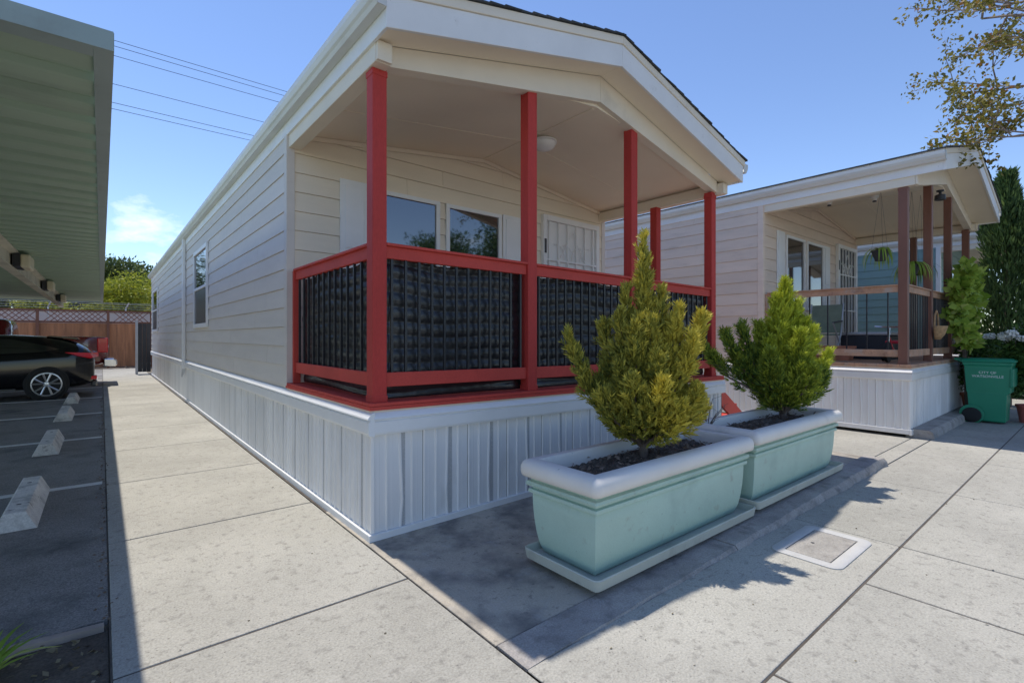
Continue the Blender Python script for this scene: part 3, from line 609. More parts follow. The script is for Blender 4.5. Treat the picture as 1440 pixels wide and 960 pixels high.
# clods of dry soil at the foot of the first conifer
Fv = Vector((.6366, .7712, 0)); Rv = Vector((.7712, -.6366, 0))
def clump(label, base, plumes, n_tw, tipc, basec, tw=.075):
    """dense conifer: upswept plumes filled with feathery sprays. plumes: (lat, depth, z, radius) tips in metres from the stem"""
    t = thing('conifer', label, 'conifer', base)
    g = G(); g.tube([(0, 0, -.06), (.01, .0, .2), (-.01, .01, .7), (.0, .0, 1.3)], [.035, .03, .02, .006], 8)
    for (la, de, z, r, yl) in plumes:
        e = Rv * la + Fv * de + Vector((0, 0, z)); b = Vector((0, 0, max(.05, z * .25))); mid = b.lerp(e, .5) + (Rv * la + Fv * de) * .22
        g.tube([b, mid, b.lerp(e, .75) + (Rv * la + Fv * de) * .12, e * .98], [.014, .01, .006, .003], 5)
    g.obj('trunk', 'bark', t, smooth=True)
    VV = []; CC = []; wsum = sum(p[3] ** 1.5 * math.hypot(math.hypot(p[0], p[1]), p[2]) for p in plumes)
    for (la, de, z, r, yl) in plumes:
        e = np.array(Rv * la + Fv * de) + np.array([0, 0, z]); b = np.array([0, 0, max(.14, z * .30)])
        out = np.array(Rv * la + Fv * de); k = int(n_tw * r ** 1.5 * math.hypot(math.hypot(la, de), z) / wsum)
        s = rng.beta(1.9, 1.15, k)[:, None]
        c = b * (1 - s) + e * s + out * .75 * (s * (1 - s)); tg = unit((e - b) + out * .75 * (1 - 2 * s))
        rad = r * np.clip(np.minimum(s * 3.2 + .25, 1) * (1 - s ** 2.6) + .02, 0, 1)
        rd = rng.normal(size=(k, 3)); rd = unit(rd - tg * (rd * tg).sum(1, keepdims=True)); q = rng.random((k, 1)) ** .5
        lump = 1 + .42 * np.sin(s * 23 + rng.integers(0, 6)) * np.sin(rd[:, :1] * 4 + rd[:, 1:2] * 3)
        P = c + rd * rad * q * lump
        Dd = unit(tg * .75 + rd * .55 * q + np.array([0, 0, .35]) + rng.normal(size=(k, 3)) * .22)
        ln = tw * rng.uniform(.6, 1.25, k)
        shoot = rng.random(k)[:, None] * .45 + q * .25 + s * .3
        nrm = unit(rng.normal(size=(k, 3))); sd_ = unit(np.cross(Dd, nrm))
        for (a0, off, sc) in ((0, 0., 1.), (.55, .12, .62), (-.55, .12, .62), (.6, .38, .52), (-.6, .38, .52), (.5, .62, .4), (-.5, .62, .4)):
            d2 = unit(Dd * math.cos(a0) + sd_ * math.sin(a0)); pp = P + Dd * ln[:, None] * off; l2 = ln * sc
            VV.append(leaf_quads(pp, d2, l2, .009 + .07 * l2))
            f = np.clip(shoot * .9 + off * .35 + (.25 if a0 == 0 else 0) * 0 + (yl - .5) * .8 + rng.normal(size=(k, 1)) * .10, 0, 1)  # young tips yellower; yl also paints sunlight into the colour of sun-facing plumes
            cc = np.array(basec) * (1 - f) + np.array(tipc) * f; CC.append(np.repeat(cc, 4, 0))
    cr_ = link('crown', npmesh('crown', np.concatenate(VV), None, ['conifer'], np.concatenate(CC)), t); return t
def plume_set(main, fill, seed):
    r_ = random.Random(seed); L_ = list(main)
    for (zc_, rad, num, pr, yl) in fill:
        for i in range(num):
            a = 2 * math.pi * (i + r_.random() * .7) / num; q = rad * r_.uniform(.72, 1.05); L_.append((q * math.cos(a), q * math.sin(a), zc_ * r_.uniform(.9, 1.1), pr * r_.uniform(.85, 1.15), yl + r_.uniform(-.2, .25)))
    return L_
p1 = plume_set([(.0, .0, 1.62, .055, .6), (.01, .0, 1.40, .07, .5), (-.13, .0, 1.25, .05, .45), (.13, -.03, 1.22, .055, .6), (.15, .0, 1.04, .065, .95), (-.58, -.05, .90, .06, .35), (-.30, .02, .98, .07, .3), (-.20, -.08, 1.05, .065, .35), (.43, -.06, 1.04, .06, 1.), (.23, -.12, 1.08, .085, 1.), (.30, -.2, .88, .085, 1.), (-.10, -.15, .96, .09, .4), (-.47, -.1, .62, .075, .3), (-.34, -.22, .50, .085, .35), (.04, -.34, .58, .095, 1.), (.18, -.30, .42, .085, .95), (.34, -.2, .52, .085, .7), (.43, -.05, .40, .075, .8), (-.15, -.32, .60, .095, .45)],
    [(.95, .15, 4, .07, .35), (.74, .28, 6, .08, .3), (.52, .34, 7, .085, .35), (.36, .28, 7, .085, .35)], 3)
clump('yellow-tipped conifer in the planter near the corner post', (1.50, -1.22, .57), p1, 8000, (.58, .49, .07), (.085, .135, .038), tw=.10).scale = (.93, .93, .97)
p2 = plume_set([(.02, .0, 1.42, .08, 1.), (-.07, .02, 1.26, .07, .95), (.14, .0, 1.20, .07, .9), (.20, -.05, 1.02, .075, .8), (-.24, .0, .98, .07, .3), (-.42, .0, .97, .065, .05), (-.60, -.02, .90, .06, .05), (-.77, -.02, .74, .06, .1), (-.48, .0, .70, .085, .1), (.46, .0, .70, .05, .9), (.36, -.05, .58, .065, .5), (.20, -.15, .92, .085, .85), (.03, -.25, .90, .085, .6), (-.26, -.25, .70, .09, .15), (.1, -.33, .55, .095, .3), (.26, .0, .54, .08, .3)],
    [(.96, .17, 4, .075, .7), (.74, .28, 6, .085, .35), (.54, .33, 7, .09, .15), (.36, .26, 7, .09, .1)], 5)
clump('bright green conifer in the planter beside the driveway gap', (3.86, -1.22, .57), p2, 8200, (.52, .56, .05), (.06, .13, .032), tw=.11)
# dead sprig in the second planter
t = thing('dead_sprig', 'dead leafless sprig standing in a corner of the green conifer planter', 'dead plant', (2.74, -1.02, .57)); g = G()
for i in range(13):
    a = random.uniform(0, 6.28); q = random.uniform(.05, .16); h = random.uniform(.12, .34)
    g.tube([(0, 0, -.03), (q * .3 * math.cos(a), q * .3 * math.sin(a), h * .5), (q * math.cos(a), q * math.sin(a), h), (q * 1.2 * math.cos(a + .5), q * 1.2 * math.sin(a + .5), h * 1.08)], [.004, .003, .0025, .0015], 4)
g.obj('twigs', 'bark', t)
# water meter box set in the sidewalk
t = thing('meter_box', 'rectangular concrete meter box lid with white rounded frame in the sidewalk', 'meter box', (2.03, -2.285, 0))
G().rect([(-.075, .001), (.0, .001), (.0, .006), (-.004, .009), (-.07, .009), (-.075, .006)], 0, .68, 0, .43, .07, 6, close=True).obj('frame', 'meter_frame', t, smooth=True)
lid = G().box(.082, .598, .082, .348, -.02, .007).obj('lid', 'meter_lid', t, bevel=.004)
G().lathe([(.001, .0073), (.012, .0075), (.012, .008), (.001, .008)], (.33, .27, 0), 12).obj('finger_hole', 'dark_grey', lid)

# ================================================================== CARPORT, LOT
cp = thing('carport', 'green corrugated metal carport roof over the parked cars', 'carport', (-1.44, -.79, 0))
LC, WC = 19.2, 5.6; zr = 2.6
for k_ in range(64):                                    # ribbed roof pans, one per pan
    y0 = .03 + k_ * .3; pz = [(y0 + .002, zr + .058), (y0 + .09, zr + .058), (y0 + .105, zr + .028), (y0 + .125, zr + .02), (y0 + .27, zr + .02), (y0 + .285, zr + .028), (y0 + .2965, zr + .049), (y0 + .312, zr + .049)]
    if k_ == 0: pan = G().extr([(p[0] - y0, p[1]) for p in pz] + [(p[0] - y0, p[1] + .006) for p in reversed(pz)], -WC, -.06, 'x').mesh('roof_pan', 'carport_paint')
    link('roof_pan', pan, cp, (0, y0, 0))
G().extr([(0, zr), (0, zr + .072), (-.015, zr + .072), (-.015, zr + .015), (-.065, zr + .015), (-.065, zr)], 0, LC + .1).obj('edge_trim', 'carport_trim', cp)
for a, b in ((0, .02), (LC + .08, LC + .1)): G().box(-WC, -.002, a - .004, b - .006, zr - .003, zr + .075).obj('end_fascia', 'carport_trim', cp)
G().box(-WC, -.066, .0145, .10, zr - .002, zr + .012).obj('end_flange', 'carport_trim', cp)
bm_ = G().extr([(-1.02, zr + .015), (-1.02, zr - .20), (-.98, zr - .20), (-.98, zr - .185), (-1.0, zr - .18), (-1.0, zr - .02), (-.92, zr + .0), (-.92, zr + .015)], .02, LC).obj('beam', 'carport_beam', cp)
G().extr([(-1.10, zr + .015), (-1.10, zr - .20), (-1.022, zr - .20), (-1.022, zr + .015)], .02, LC).obj('beam_web', 'carport_beam', bm_)
G().box(-4.6, -4.48, .02, LC, zr - .2, zr + .014).obj('beam', 'carport_beam', cp)
for yy in (7.0, 11.3, 15.6):
    lp = G().box(-.978, -.90, yy - .02, yy + .5, zr - .19, zr - .01).obj('lamp_housing', 'dark_grey', cp); G().box(-.899, -.80, yy - .04, yy + .52, zr - .20, zr - .02).obj('lamp_lens', 'lamp_lens', lp, bevel=.02)
for yy in (4.2, 11.6, 18.6):
    for xx in (-4.55,): G().box(xx - .06, xx + .06, yy - .06, yy + .06, 0, zr - .2).obj('column', 'carport_beam', cp, bevel=.01)
ws = thing('wheel_stop', 'concrete wheel stop closest to the leaf-strewn planting bed', 'wheel stop', (-1.98, 1.86, -.005), group='wheel stops along the parking stalls')
G().extr([(-.125, 0), (.125, 0), (.06, .14), (-.06, .14)], 0, 1.25).obj('block', 'wheelstop', ws, bevel=.006)
for yy in (.25, 1.0): G().lathe([(.001, .1402), (.016, .1405), (.016, .142), (.001, .142)], (0, yy, 0), 10).obj('anchor_pin', 'dark_grey', ws)
for yy in (4.95, 8.1, 10.95, 17.0, 20.0):
    w2 = copy_tree(ws); w2.location = (-1.98 + random.uniform(-.03, .03), yy, -.005)
    if yy == 4.95: w2['label'] = 'second concrete wheel stop counting from the leaf-strewn planting bed'
    if yy == 8.1: w2['label'] = 'third concrete wheel stop counting from the leaf-strewn planting bed'
    if yy == 10.95: w2['label'] = 'concrete wheel stop beside the rear wheel of the black hatchback'
    if yy == 17.0: w2['label'] = 'concrete wheel stop behind the red pickup truck'
    if yy == 20.0: w2['label'] = 'concrete wheel stop past the red pickup truck nearest the wooden fence'
# strap-leaved plant at the corner of the bed
def strap(label, loc, n, ln, m, name='strap_leaf_plant', cat='plant', wd=.035, parent=None):
    t = thing(name, label, cat, loc); g = G()
    for i in range(n):
        a = random.uniform(0, 6.28); l = ln * random.uniform(.6, 1.1); c_, s_ = math.cos(a), math.sin(a); P = []
        for k_ in range(7):
            u = k_ / 6; r = l * (.12 * u + .62 * u * u); z = l * (.95 * u - .55 * u * u); w = wd * (1 - u) ** .6 * .5 + .001
            P += [(r * c_ - w * s_, r * s_ + w * c_, z), (r * c_ + w * s_, r * s_ - w * c_, z)]
        g.add(P, [(2 * k_, 2 * k_ + 1, 2 * k_ + 3, 2 * k_ + 2) for k_ in range(6)])
    g.obj('leaves', m, t, smooth='all'); return t
strap('green strap-leaved plant in the leaf-strewn planting bed', (-1.86, -.36, -.03), 16, .34, 'leaf_lime')

# ------------------------------------------------------------------ cars
def loft(sections):
    n = len(sections[0][1]); V = []; 
    for x, pts in sections: V += [(x, y, z) for y, z in pts] + [(x, -y, z) for y, z in reversed(pts[1:-1])]
    m = 2 * n - 2; g = G(); K = len(sections)
    g.add(V, [(i * m + j, i * m + (j + 1) % m, (i + 1) * m + (j + 1) % m, (i + 1) * m + j) for i in range(K - 1) for j in range(m)] + [tuple(range(m - 1, -1, -1)), tuple(range((K - 1) * m, K * m))]); return g
def sub(o, l=2):
    s_ = o.modifiers.new('sub', 'SUBSURF'); s_.levels = l; s_.render_levels = l; return o
def wheel(par, x, y, r, out, rim='alloy', sp=5):
    w = thing_part('wheel', par, (x, y, r))
    sg = -1 if out < 0 else 1
    G().lathe([(r * .72, -.10), (r * .9, -.11), (r, -.08), (r, .08), (r * .9, .11), (r * .72, .10)], (0, 0, 0), 36, axis='y').obj('tyre', 'rubber', w, smooth=True)
    g = G(); g.lathe([(r * .70, .0), (r * .76, sg * .112), (r * .69, sg * .115), (r * .66, .0)], (0, 0, 0), 36, axis='y')
    for i in range(sp):
        a = 2 * math.pi * i / sp + .3
        for da in (-.26, .26):
            p0 = Vector((math.cos(a) * r * .12, sg * .10, math.sin(a) * r * .12)); p1 = Vector((math.cos(a + da) * r * .71, sg * .105, math.sin(a + da) * r * .68)); g.tube([p0, p1], [r * .05, r * .065], 6)
    g.lathe([(.001, sg * .06), (r * .18, sg * .075), (r * .16, sg * .10), (.001, sg * .105)], (0, 0, 0), 16, axis='y')
    g.obj('rim', rim, w, smooth=True); G().lathe([(.001, sg * .02), (r * .66, sg * .02), (r * .66, sg * .03), (.001, sg * .03)], (0, 0, 0), 24, axis='y').obj('brake_disc', 'dark_grey', w)
def thing_part(name, par, loc):
    o = bpy.data.objects.new(name, None); COL.objects.link(o); o.parent = par; o.location = loc; o.empty_display_size = .1; return o
def hatchback(loc):
    t = thing('parked_car', 'black hatchback with silver five-spoke wheels under the carport', 'car', loc)
    # local: rear bumper x=0, nose x=-4.2, near side y=0, far side y=1.8
    def sec(x, w, zb_, zs, zr_, wr, wb=None):
        wb = wb or w * .96
        return (x, [(0, zb_), (w * .86, zb_), (w, zb_ + .12), (w * 1.0, zs * .62), (w * .99, zs - .06), (wb, zs), (wb * .5 + wr * .5, zs * .45 + zr_ * .55), (wr, zr_ - .05), (wr * .8, zr_), (0, zr_ + .012)])
    S_ = [sec(-.02, .66, .36, .68, .84, .62), sec(-.05, .76, .32, .86, .98, .68), sec(-.14, .85, .26, 1.0, 1.10, .70), sec(-.32, .89, .22, 1.05, 1.24, .69), sec(-.75, .90, .20, 1.02, 1.36, .66), sec(-1.25, .90, .20, .98, 1.395, .63), sec(-1.9, .90, .20, .95, 1.415, .62), sec(-2.5, .90, .20, .93, 1.36, .62), sec(-3.05, .90, .20, .92, 1.10, .68), sec(-3.3, .89, .20, .90, .96, .74), sec(-3.8, .86, .22, .80, .86, .7), sec(-4.12, .74, .28, .62, .70, .6), sec(-4.22, .55, .36, .5, .56, .45)]
    b = sub(loft(S_).obj('body', 'car_black', t, (0, .9, 0), smooth='all'))
    # side glass, rear screen
    for s_ in (-1, 1):
        pts = [(-.62, 1.09), (-.95, 1.20), (-1.4, 1.31), (-2.0, 1.335), (-2.5, 1.27), (-2.95, 1.02), (-2.4, .985), (-1.5, 1.0), (-.9, 1.03)]
        def yy(x, z): zs_ = 1.0; return .885 - (z - .97) * .62
        g = G(); V = [(x, .9 + s_ * (yy(x, z) + .012), z) for x, z in pts]; c0 = (-1.7, .9 + s_ * (yy(0, 1.15) + .014), 1.15)
        g.add(V + [c0], [(i, (i + 1) % len(V), len(V)) for i in range(len(V))]); g.obj('side_window', 'car_glass', t)
    g = G(); g.add([(-.12, .36, 1.05), (-.12, 1.44, 1.05), (-.62, 1.36, 1.33), (-.62, .44, 1.33)], [(0, 1, 2, 3)]); g.obj('rear_window', 'car_glass', t)
    G().extr([(-.30, 1.29), (-.34, 1.34), (-.80, 1.385), (-.85, 1.36)], .38, 1.42).obj('spoiler', 'car_black', t, bevel=.01)
    for y0, y1 in ((-.025, .50), (1.30, 1.825)):
        nr = y0 < .5; lo = y0 if nr else y1; hi = y1 if nr else y0
        g = G(); g.add([(-.52, lo + (.0 if nr else 0), 1.02), (-.10, lo + (.05 if nr else -.05), 1.0), (.03, hi, .99), (.04, hi, .90), (-.06, lo + (.04 if nr else -.04), .89), (-.30, lo, .94)], [(0, 1, 4, 5), (1, 2, 3, 4)])
        o_ = g.obj('tail_light', 'tail_red', t); z_ = o_.modifiers.new('s', 'SOLIDIFY'); z_.thickness = .05
    G().box(-.12, .012, .12, .5, .40, .47).obj('reflector', 'tail_red', t, bevel=.01); G().box(-.10, .02, .3, 1.5, .22, .38).obj('diffuser', 'car_grey', t, bevel=.04)
    for s_, y in ((-1, .075), (1, 1.725)):
        for x in (-.82, -3.42):
            G().lathe([(.30, s_ * .02), (.36, s_ * .062), (.375, s_ * .07), (.36, s_ * .076), (.30, s_ * .076)], (x, y, .345), 32, axis='y').obj('wheel_arch', 'rubber', t, smooth=True); wheel(t, x, y - s_ * .01, .335, s_)
    G().box(-3.0, -1.3, .0, .05, .22, .27).obj('side_sill', 'car_grey', t, bevel=.01)
    return t
hatchback((-1.58, 12.20, 0)).scale = (1.06, 1.06, 1.06)
def pickup(loc):
    t = thing('pickup_truck', 'dark red pickup truck with chrome rear bumper beyond the hatchback', 'pickup truck', loc)
    def sec(x, w, zb_, zs, zr_, wr): return (x, [(0, zb_), (w * .9, zb_), (w, zb_ + .1), (w, zs * .7), (w * .995, zs - .05), (w * .97, zs), (w * .97 * .4 + wr * .6, zs * .35 + zr_ * .65), (wr, zr_ - .04), (wr * .8, zr_), (0, zr_)])
    bed = sub(loft([sec(-.10, .93, .66, 1.40, 1.42, .9), sec(-.16, .97, .6, 1.43, 1.45, .93), sec(-1.0, .99, .55, 1.44, 1.46, .94), sec(-2.0, .99, .5, 1.45, 1.47, .94)]).obj('bed', 'car_red', t, (0, 1, 0), smooth='all'), 1)
    sub(loft([sec(-2.05, .98, .5, 1.42, 1.93, .74), sec(-2.4, .99, .48, 1.44, 1.96, .76), sec(-3.4, .99, .48, 1.42, 1.95, .76), sec(-3.9, .99, .48, 1.36, 1.75, .78), sec(-4.3, .99, .5, 1.30, 1.36, .86), sec(-5.3, .97, .5, 1.22, 1.26, .85), sec(-5.6, .9, .55, 1.1, 1.14, .8)]).obj('cab', 'car_red', t, (0, 1, 0), smooth='all'), 2)
    for yl in ((.015, .17), (1.83, 1.985)): 
        tl = G().box(-.32, -.075, yl[0], yl[1], .98, 1.40).obj('tail_light', 'tail_red', t, bevel=.02); G().box(-.2, -.062, yl[0] + .02, yl[1] - .02, 1.12, 1.2).obj('reverse_lamp', 'tail_clear', tl, bevel=.01)
    G().box(-.14, -.085, .2, 1.8, .75, 1.38).obj('tailgate', 'car_red', t, bevel=.015)
    G().extr([(-.18, .56), (.10, .56), (.14, .62), (.14, .74), (.06, .80), (-.18, .80)], -.01, 2.01).obj('bumper', 'chrome', t, bevel=.03)
    G().box(.1, .146, .35, 1.65, .60, .66).obj('bumper_step', 'dark_grey', t)
    for x in (-1.25, -4.75):
        for s_, y in ((-1, .12), (1, 1.88)): wheel(t, x, y, .40, s_, sp=6)
        G().lathe([(.001, -.02), (.46, -.02), (.46, .02), (.001, .02)], (x, .02, .42), 28, axis='y').obj('wheel_arch', 'dark_grey', t)
    G().box(-3.3, -2.45, .165, .20, 1.46, 1.82).obj('side_window', 'car_glass', t, bevel=.02)
    return t
pickup((-1.26, 15.6, 0))

# ------------------------------------------------------------------ back fence
fn = thing('fence', 'brown wooden fence with lattice top at the end of the walkway', 'fence', (0, 26, 0))
xsP = [-13 + 2.35 * i for i in range(6)] + [.35]
for x in xsP + [2.6]: G().box(x - .05, x + .05, -.11, -.02, 0, 2.66).obj('post', 'fence_dark', fn)
for a, b in zip(xsP, xsP[1:] + [2.6]):
    g = G(); x = a
    while x < b - .02: g.box(x + .001, min(x + .15, b), -.015 + random.uniform(-.008, .008), .012, .06, 2.04); x += .142
    tag(g.obj('boards', 'fence_wood', fn), None, None, kind='stuff')
    for z in (2.05, 2.56): G().box(a, b, -.05, .03, z, z + .08).obj('rail', 'fence_dark', fn)
    g = G(); n = int((b - a) / .21) + 5
    for sgn in (1, -1):
        for i in range(-4, n):
            x0_ = a + i * .21; z0_, z1_ = 2.13, 2.56; x1_ = x0_ + sgn * .43
            if sgn < 0: x0_ += .43; x1_ += .43
            lo, hi = a + .01, b - .01
            if max(x0_, x1_) > hi or min(x0_, x1_) < lo: continue
            yy = -.006 * sgn; g.hexa([(x0_ - .022, yy - .004, z0_), (x0_ + .022, yy - .004, z0_), (x0_ + .022, yy + .004, z0_), (x0_ - .022, yy + .004, z0_), (x1_ - .022, yy - .004, z1_), (x1_ + .022, yy - .004, z1_), (x1_ + .022, yy + .004, z1_), (x1_ - .022, yy + .004, z1_)])
    tag(g.obj('lattice', 'lattice', fn), None, None, kind='stuff')
mat('stucco', (.70, .66, .58), .9, .05, 1, .3, 40)
bw = thing('stucco_wall', 'pale stucco wall showing through the lattice of the wooden fence', 'wall', (-14, 27.6, 0)); G().box(0, 17, 0, .2, 0, 2.6).obj('wall', 'stucco', bw); G().box(-.04, 17.04, -.04, .24, 2.6, 2.68).obj('coping', 'concrete', bw)
wf = thing('wire_fence', 'thin wire strands on pale posts above the brown wooden fence', 'wire fence', (0, 26.5, 0))
for x in (-12, -9, -6, -3.3, -.6, 2.2): G().tube([(x, 0, 0), (x, 0, 2.75), (x + .12, -.1, 3.02)], .03, 6).obj('post', 'galvanized', wf)
for z, y in ((2.74, 0), (2.84, -.04), (2.94, -.07), (3.0, -.1)): G().tube([(-13, y, z), (3, y, z)], .008, 5).obj('strand', 'galvanized', wf)
gt = thing('side_gate', 'dark grey gate closing the gap at the far end of the beige home', 'gate', (-.42, 20.6, 0))
for i in range(3): G().box(.02 + i * .135, .15 + i * .135, 0, .025, .08, 1.95).obj('board', 'dark_grey', gt)
G().box(-.06, .02, -.03, .05, 0, 2.05).obj('post', 'grey_metal', gt); G().box(.0, .43, .03, .06, .35, .44).obj('crosspiece', 'grey_metal', gt)

# ------------------------------------------------------------------ trees
def leafy_tree(name, label, loc, h, crown_r, m, bark, n, size, seed, group=None, depth=3, spread=.5, up=.25, trunk_h=.35, lean=(0, 0), blob=.5, r0=.12, kids=3, fill=0.):
    random.seed(seed); t = thing(name, label, 'tree', loc, group=group); g = G(); tips = []
    limb_tree(g, (0, 0, -.1), (lean[0], lean[1], 1), h * trunk_h, r0, depth, tips, spread, up, kids)
    g.obj('trunk', bark, t, smooth=True)
    zs_ = max(p[0].z for p in tips); blobs = []
    for (p, d, q) in tips:
        k = h / max(zs_, .1) * .0 + 1
        blobs.append((p.x, p.y, p.z, blob * random.uniform(.7, 1.3), blob * random.uniform(.7, 1.3), blob * random.uniform(.5, .9)))
    leaf_cloud('crown', blobs, n, size, m, t); return t
for i, (lb, x, y, h, m, n, sz, sd_, bl) in enumerate([
    ('dark evergreen tree with rounded top behind the wooden fence', -1.6, 34, 9.5, 'leaf_far_dark', 12000, .20, 11, .95),
    ('dark evergreen tree beyond the far corner of the beige home', 1.2, 36, 9.0, 'leaf_far_dark', 12000, .20, 12, .95),
    ('yellow-green bushy tree showing above the wooden fence lattice', -.3, 29.5, 6.0, 'leaf_far_yellow', 12000, .15, 13, .75),
    ('smaller yellow-green tree behind the side gate', 1.5, 30.5, 5.8, 'leaf_far_yellow', 10000, .15, 14, .75),
    ('yellow-green tree behind the fence under the carport end', -3.2, 30, 5.0, 'leaf_far_yellow', 9000, .15, 15, .75),
    ('dark tree standing behind the fence past the parked truck', -6.5, 33, 7.0, 'leaf_far_dark', 9000, .19, 16, .9),
    ('dark broad tree behind the fence at the back of the lot', -11, 34, 8.0, 'leaf_far_dark', 9000, .19, 17, .9)]):
    leafy_tree('tree', lb, (x, y, 0), h, 2, m, 'bark', n, sz, sd_, depth=3, trunk_h=.36, spread=.55, up=.22, blob=bl)
# street tree whose branches reach in at the upper right
def street_tree():
    random.seed(21); t = thing('street_tree', 'sparse street tree with olive and russet leaves by the sidewalk', 'tree', (9.75, -4.15, 0)); g = G(); tips = []
    g.tube([(0, 0, -.1), (.03, .02, 1.4), (-.05, .08, 3.4), (-.1, .15, 4.85)], [.16, .14, .12, .11], 10)
    mains = [((-.1, .15, 4.3001), (-.75, .50, .30), 1.6, .05), ((-.1, .15, 4.7001), (-.7, .42, .55), 1.8, .06), ((-.1, .15, 4.8001), (-.45, .4, .85), 1.9, .06), ((-.1, .15, 4.8001), (-.62, .30, .75), 1.9, .06), ((-.1, .15, 4.8001), (-.1, .5, .9), 1.9, .06), ((-.1, .15, 4.8001), (.5, -.2, .8), 1.9, .06), ((-.1, .15, 4.5001), (.3, .6, .7), 1.7, .05), ((-.1, .15, 4.8001), (-.5, -.4, .8), 1.8, .05), ((-.1, .15, 4.1001), (-.55, .80, .22), 1.3, .035)]
    for p, d, l, r in mains: limb_tree(g, p, d, l, r, 3, tips, .5, .06, 3)
    g.obj('trunk', 'bark_pale', t, smooth=True); V = []
    for p, d, q in tips:
        k = 34; s = rng.random((k, 1)); P = np.array(q) * (1 - s) + np.array(p) * s + rng.normal(size=(k, 3)) * .06
        for _ in range(2): c_ = np.array(p) + rng.normal(size=3) * .10; P = np.concatenate([P, c_ + rng.normal(size=(14, 3)) * .045])
        sz = rng.uniform(.045, .09, len(P)); V.append(leaf_quads(P, rng.normal(size=(len(P), 3)) + np.array([0, 0, -.2]), sz, sz * .6))
    link('crown', npmesh('crown', np.concatenate(V), None, ['leaf_olive']), t)
street_tree()
leafy_tree('tree', 'leafy green tree across the road from the red porch', (10.5, -13, 0), 9, 3, 'leaf_green', 'bark', 14000, .16, 31, depth=3, trunk_h=.36, spread=.55, up=.22, blob=.9)
for lb, x, y, h, sd_ in (('distant flat-topped tree rising above the tan home roof', 84, 38, 25.2, 41), ('distant conifer tops showing past the red porch posts', 49, 30, 15.2, 42)):
    random.seed(sd_); t = thing('distant_tree', lb, 'tree', (x, y, 0)); g = G(); g.tube([(0, 0, -.1), (.2, 0, h * .5), (0, .1, h * .97)], [.5, .35, .12], 7)
    bl = [(random.uniform(-2.2, 2.2), random.uniform(-2, 2), h + random.uniform(-.5, .3), 1.5, 1.5, .35) for _ in range(9)] if sd_ == 41 else [(dx, 0, h - k_ * .7, .35 + k_ * .12, .4 + k_ * .12, .5) for k_ in range(7) for dx in (-1.2, 1.6)]
    g.obj('trunk', 'bark', t); leaf_cloud('crown', bl, 2500, .45, 'leaf_far_dark', t)
# overhead wires with their poles
for x in (-48, 62):
    t = thing('utility_pole', 'wooden utility pole carrying the overhead wires', 'utility pole', (x, 30, 0), group='utility poles'); G().tube([(0, 0, -.5), (0, 0, 18.2)], [.17, .11], 10).obj('pole', 'bark', t); G().box(-.06, .06, -.2, .2, 16.9, 17.05).obj('crossarm', 'wood_grey', t)
for i, (z, y) in enumerate(((16.95, 30.0), (16.70, 30.1), (16.15, 30), (14.66, 30), (13.68, 30), (13.37, 30.05))):
    g = G(); g.tube([(-48 + 110 * k_ / 40, y, z + .9 * ((k_ / 20 - 1) ** 2) - .02) for k_ in range(41)], .014, 4)
    tag(g.obj('overhead_wire', 'wire'), 'thin dark overhead wire crossing the sky behind the beige home', 'wire', 'overhead wires')

# ================================================================== NEIGHBOUR'S FRONT
# green wheeled bin
bn = thing('wheeled_bin', 'green wheeled bin with white city lettering beside the stone curb', 'bin', (9.9, -2.28, 0))
def ringbox(zs): # (z, x0, x1, y0, y1)
    g = G(); V = []
    for z, a, b, c, d in zs: V += [(a, c, z), (b, c, z), (b, d, z), (a, d, z)]
    n = len(zs); g.add(V, [(i * 4 + j, i * 4 + (j + 1) % 4, i * 4 + 4 + (j + 1) % 4, i * 4 + 4 + j) for i in range(n - 1) for j in range(4)] + [(3, 2, 1, 0), (n * 4 - 4, n * 4 - 3, n * 4 - 2, n * 4 - 1)]); return g
ringbox([(.03, .05, .48, .06, .48), (.05, .04, .49, .05, .49), (.50, .02, .51, .035, .52), (.52, .02, .51, -.005, .53), (.96, .0, .53, -.02, .56), (.97, -.015, .545, -.035, .575), (1.02, -.015, .545, -.035, .575)]).obj('body', 'bin_green', bn, bevel=.02)
ringbox([(1.022, -.03, .56, -.06, .60), (1.04, -.03, .56, -.06, .60), (1.075, .01, .52, -.01, .56), (1.08, .04, .49, .03, .52)]).obj('lid', 'bin_green', bn, bevel=.012)
G().extr([(.56, .99), (.70, 1.055), (.70, 1.08), (.58, 1.06)], .06, .47, 'x').obj('handle', 'bin_green', bn, bevel=.008)
G().box(-.004, .53, -.045, .0, .62, .92).obj('front_grip', 'bin_green', bn, bevel=.01)
for x in (-.01, .54): G().lathe([(.001, -.035), (.06, -.035), (.11, -.03), (.125, -.02), (.125, .02), (.11, .03), (.06, .035), (.001, .035)], (x, .46, .125), 24, axis='x').obj('wheel', 'rubber', bn, smooth=True)
G().lathe([(.14, -.012), (.16, -.012), (.16, .012), (.14, .012)], (.012, .46, .14), 28, axis='x').obj('wheel_arch', 'bin_green', bn)
def text(body, size, parent, loc, rot, m):
    c_ = bpy.data.curves.new('lettering', 'FONT'); c_.body = body; c_.size = size; c_.align_x = 'CENTER'; c_.extrude = .0008
    o_ = bpy.data.objects.new('tmp', c_); COL.objects.link(o_); dg = bpy.context.evaluated_depsgraph_get(); me = bpy.data.meshes.new_from_object(o_.evaluated_get(dg)); bpy.data.objects.remove(o_)
    me.materials.clear(); me.materials.append(M[m]); return link('lettering', me, parent, loc, rot=rot)
text('CITY OF', .058, bn, (.006, .265, .83), (math.radians(91.5), 0, math.radians(-90)), 'print_white'); text('WATSONVILLE', .058, bn, (.008, .265, .765), (math.radians(91.5), 0, math.radians(-90)), 'print_white')
